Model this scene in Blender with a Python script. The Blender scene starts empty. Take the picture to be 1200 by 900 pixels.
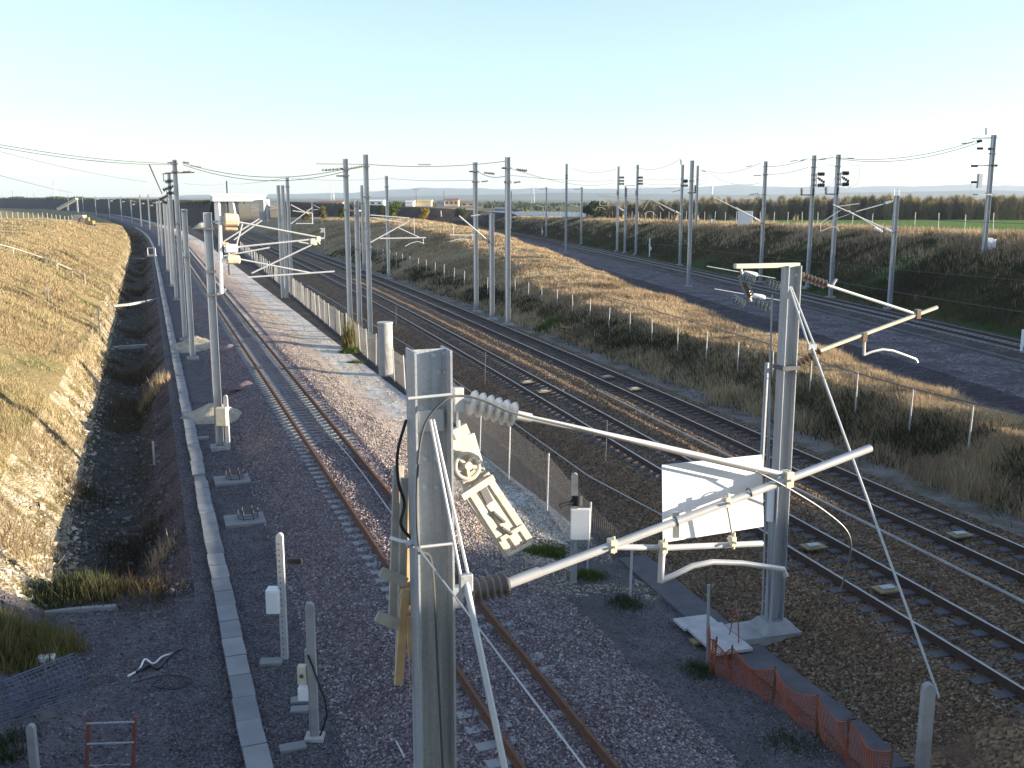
import bpy, math, random
import numpy as np
random.seed(7); RNG = np.random.default_rng(11)
SC = bpy.context.scene
COL = SC.collection
PI = math.pi
def V(*a): return np.array(a, float)
def unit(v): v = np.asarray(v, float); return v/np.linalg.norm(v)
# ------------------------------------------------------------------ camera geometry (survey of the site)
F, HOR, CZ = 1180.0, 229.0, 9.5
PITCH = math.atan((450-HOR)/F); SP, CP = math.sin(PITCH), math.cos(PITCH)
CAM = V(0, 0, CZ)
def ray(px, py):
    a = (px-600)/F; b = (450-py)/F
    return V(a, CP+b*SP, -SP+b*CP)
def on_z(px, py, z):
    d = ray(px, py); return CAM+d*(z-CZ)/d[2]
def at_y(px, py, y):
    d = ray(px, py); return CAM+d*y/d[1]
def on_plane(px, py, p0, n):
    d = ray(px, py); t = np.dot(np.asarray(p0)-CAM, n)/np.dot(d, n); return CAM+d*t
def z_at(p, py):                       # height above a ground point p that shows at image row py
    b = (450-py)/F
    return CZ+p[1]*(-SP+b*CP)/(CP+b*SP)
# ------------------------------------------------------------------ alignments
def hermite(xs, ys, q):
    xs = np.array(xs, float); ys = np.array(ys, float); q = np.asarray(q, float)
    m = np.gradient(ys, xs)
    i = np.clip(np.searchsorted(xs, q)-1, 0, len(xs)-2)
    h = xs[i+1]-xs[i]; t = (q-xs[i])/h
    tc = np.clip(t, 0, 1)
    r = (2*tc**3-3*tc**2+1)*ys[i]+(tc**3-2*tc**2+tc)*h*m[i]+(-2*tc**3+3*tc**2)*ys[i+1]+(tc**3-tc**2)*h*m[i+1]
    r = r+np.where(t < 0, (q-xs[0])*m[0], 0)+np.where(t > 1, (q-xs[-1])*m[-1], 0)
    return r
LY = [-20, 40, 100, 160, 205, 296, 385, 514, 625, 772, 965, 1300]
LX = [13.8, -7.8, -29.4, -51.0, -67.2, -102.4, -141, -202, -261, -348, -480, -740]
def Lx(y): return hermite(LY, LX, y)
def Brx(y):
    y = np.asarray(y, float)
    q = -2.2624e-4*y*y-.28529*y+21.0664
    y0 = 165.; q0 = -2.2624e-4*y0*y0-.28529*y0+21.0664
    return np.where(y < y0, q, q0-.36*(y-y0))
def Bx(y): return Brx(y)-.79
def Ax(y): return Brx(y)-.79-4.65
def Cx(y):
    y = np.asarray(y, float)
    q = -1.7048e-4*y*y-.11573*y+38.57
    y0 = 320.; q0 = -1.7048e-4*y0*y0-.11573*y0+38.57
    return np.where(y < y0, q, q0-.225*(y-y0))
def ip(y, pts):
    return np.interp(y, [p[0] for p in pts], [p[1] for p in pts])
def sst(y, a, b):
    t = np.clip((np.asarray(y, float)-a)/(b-a), 0, 1); return t*t*(3-2*t)
# ------------------------------------------------------------------ value noise
_G = np.random.default_rng(3).random((256, 256))
def vnoise(x, y):
    xi = np.floor(x).astype(int); yi = np.floor(y).astype(int)
    fx = x-xi; fy = y-yi; fx = fx*fx*(3-2*fx); fy = fy*fy*(3-2*fy)
    a = _G[xi % 256, yi % 256]; b = _G[(xi+1) % 256, yi % 256]
    c = _G[xi % 256, (yi+1) % 256]; d = _G[(xi+1) % 256, (yi+1) % 256]
    return (a*(1-fx)+b*fx)*(1-fy)+(c*(1-fx)+d*fx)*fy-.5
def fbm(x, y):
    return vnoise(x, y)+.5*vnoise(x*2.1+7, y*2.1+3)+.25*vnoise(x*4.3+1, y*4.3+9)
# ------------------------------------------------------------------ terrain cross-section
KN = 1.06
def knots(y):
    """arrays X[k], Z[k], A[k] (roughness), each over the array y; the zone right of knot k is ZONE[k]"""
    y = np.asarray(y, float)
    one = np.ones_like(y)
    L = Lx(y); A = Ax(y); B = Bx(y); C = Cx(y)
    zl = ip(y, [(0, 2.0), (16, 3.0), (30, 5.2), (185, 5.2), (240, 3.6), (330, .8), (500, -.3), (1300, -.5)])
    hz = ip(y, [(10, 1.0), (35, 1.15), (70, 1.35), (95, 1.6), (120, 2.8), (165, 4.2), (220, 4.2), (330, 2.6), (500, .3), (1300, -.5)])
    zc = ip(y, [(0, 6.2), (100, 5.6), (170, 4.7), (250, 3.5), (300, 2.8), (500, .8), (900, 0), (1300, -.5)])
    d = sst(y, 25.0, 27.6)*(1-sst(y, 330, 420))                          # the ditch
    hill = sst(y, 17, 25)
    mid = np.where(y < 36, -.175, -.175-.1*sst(y, 36, 42))
    R = []
    def k(x, z, a, zone): R.append((x*one, z*one, a*one, zone))
    k(L-300*KN, zl+.4, .5, 'hillside'); k(L-60*KN, zl+.3, .5, 'hillside'); k(L-25*KN, zl, .25, 'hillside')
    k(L-20*KN, zl*.93-.2, .3, 'hillside'); k(L-15*KN, .52*zl-.05, .35, 'hillside')
    k(L-ip(y, [(30, 11.3), (50, 10.7), (70, 10.2)])*KN, ip(y, [(30, .6), (60, .15), (70, .05)])*hill-.6*(1-hill), .34, 'chalk_cut')
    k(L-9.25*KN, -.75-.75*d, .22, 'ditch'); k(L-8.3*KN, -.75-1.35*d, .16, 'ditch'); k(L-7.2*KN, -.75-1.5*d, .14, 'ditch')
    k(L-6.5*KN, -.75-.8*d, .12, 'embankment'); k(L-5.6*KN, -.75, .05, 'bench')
    k(L-5.2*KN, -.78, .01, 'bench'); k(L-4.6*KN, -.78, .02, 'bench'); k(L-2.9*KN, -.72, .08, 'ballast')
    k(L-1.75*KN, -.23, .06, 'ballast'); k(L-1.2*KN, -.215, .03, 'ballast'); k(L-.55*KN, mid, .04, 'ballast')
    k(L+.55*KN, mid, .04, 'ballast'); k(L+1.2*KN, -.19, .03, 'ballast'); k(L+1.5*KN, -.16, .05, 'pale')
    k(L+2.0*KN, -.21, .13, 'pale'); k(L+3.05*KN, -.39, .12, 'shoulder'); k(L+3.9*KN, -.47, .08, 'path')
    k(L+5.75*KN, -.54, .04, 'trackside'); k(L+6.4*KN, -.55, .05, 'trackside'); k(A-4.2, -.6, .06, 'mainballast')
    k(A-2.6, -.4, .07, 'mainballast'); k(A-1.75, .12, .06, 'mainballast'); k(A-1.2, .09, .02, 'mainballast'); k(A-.6, .05, .03, 'mainballast'); k(A+.6, .05, .03, 'mainballast')
    k(A+1.2, .09, .02, 'mainballast'); k(A+1.75, .2, .06, 'mainballast'); k((A+B)/2, .12, .06, 'mainballast'); k(B-1.75, .22, .06, 'mainballast')
    k(B-1.2, .09, .02, 'mainballast'); k(B-.6, .05, .03, 'mainballast'); k(B+.6, .05, .03, 'mainballast'); k(B+1.2, .09, .02, 'mainballast'); k(B+1.75, .08, .05, 'mainballast')
    k(B+2.7, -.33, .05, 'verge'); k(B+4.3, -.33, .06, 'mound')
    f0 = B+6.0; c0 = np.maximum(C-13.8, f0+1.2); g = c0-f0
    fa = np.minimum(ip(y, [(30, 1.5), (60, 2.0), (88, 3.5), (115, 9), (165, 14), (300, 14)]), .46*g); z1 = hz-.01*(.72*g-fa)
    k(f0, .05+.1*hz, .12, 'mound'); k(f0+fa, z1, .2, 'mound'); k(f0+fa+.5*(.72*g-fa), .5*(z1+hz)+.03, .22, 'mound')
    k(f0+.72*g, hz, .22, 'mound'); k(f0+.9*g, .75*hz, .2, 'mound'); k(c0, .1+.15*hz, .1, 'formation')
    k(np.maximum(C-10.5, c0+.3), 0, .06, 'formation'); k(np.maximum(C-9.2, c0+.6), .25, .05, 'newbed')
    k(np.maximum(C-2.5, c0+1.5), .3, .05, 'newballast'); k(np.maximum(C-1.9, c0+1.8), .42, .05, 'newballast')
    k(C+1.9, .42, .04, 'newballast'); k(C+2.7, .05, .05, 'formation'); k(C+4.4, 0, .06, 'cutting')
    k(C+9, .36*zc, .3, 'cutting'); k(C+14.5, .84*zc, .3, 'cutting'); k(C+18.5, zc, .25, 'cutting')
    k(C+25, zc+.1, .15, 'field'); k(C+90, zc+.3, .2, 'field'); k(C+200, zc-.3, .4, 'field'); k(C+620, zc-3.5, 1., 'field')
    return R
def terr(x, y):
    x = np.atleast_1d(np.asarray(x, float)); y = np.atleast_1d(np.asarray(y, float))
    R = knots(y); z = R[0][1].copy(); a = R[0][2].copy()
    for i in range(len(R)-1):
        x0, x1 = R[i][0], R[i+1][0]
        m = (x >= x0) & (x <= x1)
        t = np.where(m, (x-x0)/np.maximum(x1-x0, 1e-6), 0)
        z = np.where(m, R[i][1]*(1-t)+R[i+1][1]*t, z); a = np.where(m, R[i][2]*(1-t)+R[i+1][2]*t, a)
    z = np.where(x > R[-1][0], R[-1][1], z)
    return z+bumps(x, y, a)
def bumps(x, y, a):
    far = np.clip(y/60, 1, 6)
    return a*(.9*fbm(x*.55, y*.55)+.55*fbm(x*1.7+20, y*1.7)/far+np.where(a > .2, 1.6*fbm(x*.12, y*.12), 0))
_TS = np.exp(np.linspace(math.log(4.), math.log(1600.), 700))
def ground(px, py):
    d = ray(px, py); lo, hi = None, None; ts = _TS
    for _ in range(3):
        P = CAM[None]+d[None]*ts[:, None]; u = P[:, 2] < terr(P[:, 0], P[:, 1])
        if not u.any(): return CAM+d*1000
        i = max(1, int(np.argmax(u))); ts = np.linspace(ts[i-1], ts[i], 60)
    return CAM+d*ts[30]
def gz(x, y): return float(terr(x, y)[0])
# ------------------------------------------------------------------ materials
def newmat(name):
    m = bpy.data.materials.new(name); m.use_nodes = True
    nt = m.node_tree; b = nt.nodes['Principled BSDF']
    return m, nt, b
def ramp(nt, fac, stops):
    r = nt.nodes.new('ShaderNodeValToRGB'); e = r.color_ramp.elements
    while len(e) < len(stops): e.new(.5)
    for i, (p, c) in enumerate(stops):
        e[i].position = p; e[i].color = (*c, 1)
    nt.links.new(fac, r.inputs[0]); return r.outputs[0]
def noise(nt, scale, detail=4, co=None, rough=.55):
    n = nt.nodes.new('ShaderNodeTexNoise'); n.inputs['Scale'].default_value = scale; n.inputs['Detail'].default_value = detail
    n.inputs['Roughness'].default_value = rough
    nt.links.new(co, n.inputs['Vector']); return n.outputs['Fac']
def mixc(nt, f, a, b, mode='MIX'):
    m = nt.nodes.new('ShaderNodeMix'); m.data_type = 'RGBA'; m.blend_type = mode
    for s, v in ((0, f), (6, a), (7, b)):
        if isinstance(v, (int, float)): m.inputs[s].default_value = v
        elif isinstance(v, tuple): m.inputs[s].default_value = (*v, 1)
        else: nt.links.new(v, m.inputs[s])
    return m.outputs[2]
def coord(nt):
    t = nt.nodes.new('ShaderNodeTexCoord'); return t.outputs['Object']
def bump(nt, b, h, strength, dist):
    n = nt.nodes.new('ShaderNodeBump'); n.inputs['Strength'].default_value = strength; n.inputs['Distance'].default_value = dist
    nt.links.new(h, n.inputs['Height']); nt.links.new(n.outputs[0], b.inputs['Normal'])
def plain(name, col, rough=.6, metal=0., var=.25, scale=6., bmp=.15, spec=.4):
    m, nt, b = newmat(name); co = coord(nt)
    n = noise(nt, scale, 6, co)
    c = ramp(nt, n, [(.25, tuple(v*(1-var) for v in col)), (.55, col), (.8, tuple(min(1, v*(1+var*.7)) for v in col))])
    nt.links.new(c, b.inputs['Base Color']); b.inputs['Roughness'].default_value = rough; b.inputs['Metallic'].default_value = metal
    b.inputs['Specular IOR Level'].default_value = spec
    if bmp: bump(nt, b, noise(nt, scale*8, 4, co), bmp, .01)
    return m
def gravel(name, cols, size=.06, patch=None, pscale=.35, bs=1., pm=(.45, .62), dirt=None):
    m, nt, b = newmat(name); co = coord(nt)
    v = nt.nodes.new('ShaderNodeTexVoronoi'); v.inputs['Scale'].default_value = 1/size; nt.links.new(co, v.inputs['Vector'])
    sep = nt.nodes.new('ShaderNodeSeparateColor'); nt.links.new(v.outputs['Color'], sep.inputs[0])
    n = len(cols); c = ramp(nt, sep.outputs[0], [(i/(n-1), cc) for i, cc in enumerate(cols)])
    big = noise(nt, pscale, 5, co)
    if patch:
        c = mixc(nt, ramp(nt, big, [(pm[0], (0, 0, 0)), (pm[1], (1, 1, 1))]), c, patch)
    c = mixc(nt, .5, c, ramp(nt, noise(nt, 1.7, 6, co), [(.32, (.42, .41, .4)), (.62, (1, 1, 1))]), 'MULTIPLY')
    if dirt:
        c = mixc(nt, ramp(nt, noise(nt, .9, 8, co, .7), [(.5, (0, 0, 0)), (.66, (1, 1, 1))]), c, dirt)
    nt.links.new(c, b.inputs['Base Color']); b.inputs['Roughness'].default_value = .9; b.inputs['Specular IOR Level'].default_value = .2
    v2 = nt.nodes.new('ShaderNodeTexVoronoi'); v2.inputs['Scale'].default_value = 1/size; nt.links.new(co, v2.inputs['Vector'])
    bump(nt, b, v2.outputs['Distance'], bs, -size*.7)
    return m
def grassy(name, cols, green, gs=.25, gm=(.5, .65), fine=5.):
    m, nt, b = newmat(name); co = coord(nt)
    n = len(cols); c = ramp(nt, noise(nt, fine, 8, co, .7), [(.28+.44*i/(n-1), cc) for i, cc in enumerate(cols)])
    c = mixc(nt, ramp(nt, noise(nt, gs, 6, co), [(gm[0], (0, 0, 0)), (gm[1], (1, 1, 1))]), c, green)
    nt.links.new(c, b.inputs['Base Color']); b.inputs['Roughness'].default_value = .95; b.inputs['Specular IOR Level'].default_value = .1
    bump(nt, b, noise(nt, fine*2.5, 6, co, .7), .8, .15)
    return m
def leafy(name, stops, transl=.25, attr=True):
    m, nt, b = newmat(name)
    if attr:
        a = nt.nodes.new('ShaderNodeAttribute'); a.attribute_name = 'tint'
        c = ramp(nt, a.outputs['Fac'], stops); nt.links.new(c, b.inputs['Base Color'])
    b.inputs['Roughness'].default_value = .8; b.inputs['Specular IOR Level'].default_value = .15
    if transl:
        t = nt.nodes.new('ShaderNodeBsdfTranslucent'); nt.links.new(c, t.inputs['Color'])
        mx = nt.nodes.new('ShaderNodeMixShader'); mx.inputs[0].default_value = transl
        nt.links.new(b.outputs[0], mx.inputs[1]); nt.links.new(t.outputs[0], mx.inputs[2])
        nt.links.new(mx.outputs[0], nt.nodes['Material Output'].inputs['Surface'])
    return m
M = {}
def galvmat(name, col, rough, metal):
    m, nt, b = newmat(name); co = coord(nt); mp_ = nt.nodes.new('ShaderNodeMapping'); mp_.inputs['Scale'].default_value = (9, 9, .35); nt.links.new(co, mp_.inputs[0])
    c = ramp(nt, noise(nt, 2.2, 8, mp_.outputs[0], .65), [(.3, tuple(v*.75 for v in col)), (.5, col), (.72, tuple(v*1.25 for v in col))])
    v = nt.nodes.new('ShaderNodeTexVoronoi'); v.inputs['Scale'].default_value = 45; nt.links.new(co, v.inputs['Vector']); sp_ = nt.nodes.new('ShaderNodeSeparateColor'); nt.links.new(v.outputs['Color'], sp_.inputs[0])
    c = mixc(nt, .5, c, ramp(nt, sp_.outputs[0], [(0, (.72, .72, .72)), (1, (1, 1, 1))]), 'MULTIPLY')
    c = mixc(nt, ramp(nt, noise(nt, 3.5, 9, co, .75), [(.66, (0, 0, 0)), (.78, (.35, .35, .35))]), c, (.2, .14, .09))
    nt.links.new(c, b.inputs['Base Color']); b.inputs['Metallic'].default_value = metal; nt.links.new(ramp(nt, sp_.outputs[1], [(0, (rough-.1,)*3), (1, (rough+.15,)*3)]), b.inputs['Roughness']); return m
M['galv'] = galvmat('galvanised steel', (.39, .415, .44), .46, .35)
M['galv_light'] = plain('bright galvanised tube', (.5, .51, .51), .42, .25, .12, 5., .03)
M['cream'] = plain('cream painted steel', (.62, .57, .43), .5, 0, .15, 8., .05)
M['steel_dark'] = plain('dark weathered steel', (.11, .11, .115), .5, .3, .3, 6., .1)
M['concrete'] = plain('pale concrete', (.46, .45, .43), .85, 0, .25, 3., .2)
M['concrete_grey'] = plain('grey concrete', (.33, .33, .32), .88, 0, .3, 2.5, .25)
M['concrete_dark'] = plain('dark concrete', (0.111, 0.106, 0.111), .9, 0, .3, 2., .2)
M['lid'] = plain('concrete trough lid', (0.292, 0.292, 0.288), .85, 0, .22, 1.3, .2)
M['white'] = plain('white paint', (.82, .82, .8), .55, 0, .04, 3., .02)
M['board'] = plain('white board', (.86, .86, .85), .5, 0, .03, 2., .01)
M['porcelain'] = plain('grey glazed porcelain', (.42, .43, .44), .25, 0, .08, 5., 0, .6)
M['rubber'] = plain('dark ribbed insulator', (.17, .165, .16), .45, 0, .2, 9., .05)
M['brown_ins'] = plain('brown glazed insulator', (.16, .11, .07), .3, 0, .2, 9., 0, .6)
M['black'] = plain('black rubber', (.018, .018, .02), .5, 0, .2, 9., .05)
M['wire'] = plain('weathered copper wire', (.12, .12, .12), .5, .4, .2, 1., 0)
M['wire_pale'] = plain('pale steel rope', (.42, .42, .41), .45, .3, .15, 1., 0)
M['glass'] = plain('green grey glass discs', (.12, .14, .145), .15, 0, .1, 9., 0, .7)
M['wood'] = plain('raw pine plank', (.52, .36, .19), .75, 0, .3, 5., .15)
M['wood_grey'] = plain('grey weathered plank', (.4, .37, .32), .8, 0, .25, 5., .15)
M['card'] = plain('buff wrapping', (.62, .5, .35), .8, 0, .18, 4., .15)
M['rust'] = plain('rusty rail', (.17, .082, .045), .75, .1, .35, 12., .2)
M['rust_dark'] = plain('dark brown rail', (.06, .036, .026), .7, .1, .35, 12., .2)
M['polish'] = plain('worn railhead', (.34, .31, .28), .36, .8, .2, 3., .02)
M['yellow'] = plain('yellow paint', (.24, .185, .07), .5, 0, .15, 5., .05)
M['orange'] = plain('orange plastic', (.3, .075, .032), .5, 0, .15, 9., .02)
M['red'] = plain('faded red paint', (.2, .06, .045), .55, 0, .3, 8., .05)
M['chalk'] = gravel('chalk rubble', [(.42, .37, .27), (.56, .5, .38), (.66, .6, .48)], .12, (.22, .18, .1), .7, .9)
M['tan'] = plain('tan painted steel', (.52, .47, .38), .6, 0, .25, 7., .1)
M['sand'] = gravel('sand heap', [(.4, .33, .23), (.5, .43, .31), (.58, .52, .4)], .05, (.5, .45, .36), .7, .6)
M['net'] = plain('blue grey mesh wire', (.16, .2, .26), .5, .2, .2, 4., 0)
M['pane'] = plain('dark window glass', (.03, .035, .04), .15, 0, .1, 1., 0)
M['roof'] = plain('red brown tiles', (.3, .12, .07), .8, 0, .25, 2., .2)
M['wall_cream'] = plain('cream render', (.6, .48, .28), .85, 0, .12, 1., .1)
M['wall_white'] = plain('white cladding', (.72, .72, .7), .7, 0, .08, 1., .05)
M['wall_blue'] = plain('blue grey cladding', (.14, .17, .24), .6, 0, .15, 1., .05)
M['bark'] = plain('grey brown bark', (.16, .13, .1), .9, 0, .3, 6., .3)
# ground covers
M['hillside'] = grassy('dry grass hillside', [(0.143, 0.117, 0.0571), (0.273, 0.212, 0.106), (0.387, 0.301, 0.161)], (0.144, 0.151, 0.0583), .22, (.47, .66))
M['chalk_cut'] = gravel('bare chalk cutting', [(0.274, 0.223, 0.138), (0.379, 0.319, 0.217), (0.483, 0.423, 0.304)], .1, (0.131, 0.101, 0.0372), .9, 1., (.45, .6))
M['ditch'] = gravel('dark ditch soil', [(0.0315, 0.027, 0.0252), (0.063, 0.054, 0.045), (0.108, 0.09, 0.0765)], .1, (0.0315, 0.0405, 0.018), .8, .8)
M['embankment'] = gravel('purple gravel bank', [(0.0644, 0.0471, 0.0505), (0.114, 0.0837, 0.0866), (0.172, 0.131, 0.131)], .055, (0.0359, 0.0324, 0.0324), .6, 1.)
M['bench'] = gravel('grey purple gravel', [(0.0716, 0.061, 0.0663), (0.13, 0.112, 0.117), (0.196, 0.175, 0.18)], .045, (0.157, 0.147, 0.141), .45, 1., (.48, .7))
M['ballast'] = gravel('rosy ballast', [(0.124, 0.0938, 0.0938), (0.24, 0.186, 0.182), (0.376, 0.308, 0.294)], .065, (0.179, 0.149, 0.149), .5, 1.)
M['shoulder'] = gravel('rosy earth and rubble', [(0.319, 0.239, 0.205), (0.513, 0.407, 0.353), (0.712, 0.605, 0.524)], .055, (0.484, 0.417, 0.323), .5, .9)
M['pale'] = gravel('dusty ballast lightened for sun', [(.2, .155, .14), (.36, .29, .26), (.5, .43, .38)], .065, (.38, .31, .26), .6, 1.)  # lighter copy of the ballast, painting in sunlight besides the chalk dust
M['path'] = gravel('white limestone path', [(.46, .43, .37), (.6, .57, .51), (.72, .69, .63)], .045, (.34, .27, .2), .6, .6, (.55, .72))
M['greyfine'] = gravel('fine grey gravel', [(0.0888, 0.0816, 0.0848), (0.136, 0.126, 0.126), (0.197, 0.184, 0.18)], .03, (0.109, 0.102, 0.0984), .5, .8)
M['trackside'] = gravel('dark trackside gravel', [(0.0259, 0.0212, 0.0212), (0.0558, 0.0464, 0.0418), (0.104, 0.0857, 0.0763)], .055, (0.0443, 0.0396, 0.0349), .6, 1.)
M['mainballast'] = gravel('brown ballast', [(0.0883, 0.0546, 0.0344), (0.214, 0.139, 0.0794), (0.373, 0.264, 0.154)], .06, (0.176, 0.109, 0.0673), .7, 1.)
M['verge'] = gravel('worn grey verge', [(.15, .135, .115), (.22, .2, .17), (.3, .27, .23)], .04, (.12, .11, .07), .7, .6)
M['mound'] = grassy('dry grass mound', [(0.153, 0.116, 0.0693), (0.306, 0.231, 0.136), (0.444, 0.339, 0.215)], (0.155, 0.135, 0.0673), .2, (.52, .7))
M['formation'] = gravel('dark purple formation', [(0.0394, 0.0293, 0.0338), (0.0788, 0.0607, 0.0675), (0.146, 0.118, 0.126)], .12, (0.0619, 0.0473, 0.0529), .5, 1.)
M['newbed'] = gravel('purple grey gravel bed', [(0.065, 0.0546, 0.0585), (0.156, 0.137, 0.146), (0.351, 0.325, 0.325)], .13, (0.111, 0.091, 0.0975), .5, 1.3)
M['newballast'] = gravel('fresh ballast', [(.05, .04, .035), (.11, .088, .075), (.2, .165, .14)], .1, (.07, .055, .047), .6, 1.2)
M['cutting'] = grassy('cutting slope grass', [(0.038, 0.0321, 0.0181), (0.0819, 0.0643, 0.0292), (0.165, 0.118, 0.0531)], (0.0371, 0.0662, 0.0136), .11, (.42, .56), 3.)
M['field'] = grassy('green crop field', [(.06, .11, .02), (.1, .18, .03), (.15, .22, .05)], (.17, .17, .06), .06, (.55, .75), 1.2)
M['stubble'] = grassy('stubble and scrub', [(.09, .08, .04), (.15, .125, .065), (.2, .165, .09)], (.08, .09, .035), .02, (.5, .7), .4)
M['plain'] = grassy('distant plain', [(.06, .065, .03), (.1, .1, .045), (.16, .13, .07)], (.07, .09, .03), .004, (.45, .6), .02)
M['hills'] = grassy('distant wooded hills', [(.03, .045, .025), (.05, .065, .03), (.1, .1, .05)], (.04, .055, .025), .002, (.45, .6), .006)
M['farbank'] = grassy('dark earth bank', [(.03, .025, .024), (.06, .046, .042), (.12, .09, .07)], (.04, .04, .02), .05, (.52, .7), .6)
M['grass_dry'] = leafy('dry grass blades', [(0, (0.184, 0.137, 0.0752)), (.3, (0.337, 0.259, 0.146)), (.6, (0.478, 0.378, 0.226)), (.76, (0.263, 0.244, 0.111)), (1, (0.159, 0.192, 0.073))])
M['grass_mound'] = leafy('dry mound grass', [(0, (0.183, 0.13, 0.078)), (.4, (0.406, 0.3, 0.179)), (.8, (0.632, 0.49, 0.315)), (.9, (0.283, 0.268, 0.132)), (1, (0.174, 0.205, 0.0837))])
M['grass_green'] = leafy('green weeds', [(0, (.03, .045, .012)), (.5, (.06, .085, .02)), (.85, (.12, .12, .035)), (1, (.2, .15, .06))])
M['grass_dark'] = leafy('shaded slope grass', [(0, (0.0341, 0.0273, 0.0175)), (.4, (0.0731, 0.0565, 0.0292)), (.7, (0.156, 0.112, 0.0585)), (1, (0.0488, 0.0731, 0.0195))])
M['leaf_green'] = leafy('green leaves', [(0, (.035, .06, .012)), (.5, (.075, .11, .022)), (1, (.15, .17, .04))])
M['leaf_dark'] = leafy('dark leaves', [(0, (.035, .045, .02)), (.6, (.06, .075, .03)), (1, (.12, .11, .05))])
M['shade_bramble'] = leafy('bramble scrub', [(0, (.02, .024, .01)), (.45, (.042, .046, .018)), (.8, (.085, .075, .03)), (1, (.17, .12, .055))])  # scrub colour set dark so it also deepens the shade
M['leaf_yellow'] = leafy('yellow leaves', [(0, (.2, .14, .02)), (.5, (.38, .26, .03)), (1, (.5, .36, .06))])
M['leaf_bright'] = leafy('yellow green leaves', [(0, (.07, .075, .02)), (.45, (.15, .135, .04)), (.8, (.24, .2, .075)), (1, (.32, .24, .11))])
M['twig'] = leafy('bare twigs', [(0, (0.149, 0.138, 0.0805)), (.5, (0.287, 0.247, 0.155)), (1, (0.414, 0.356, 0.23))], .3)
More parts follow.
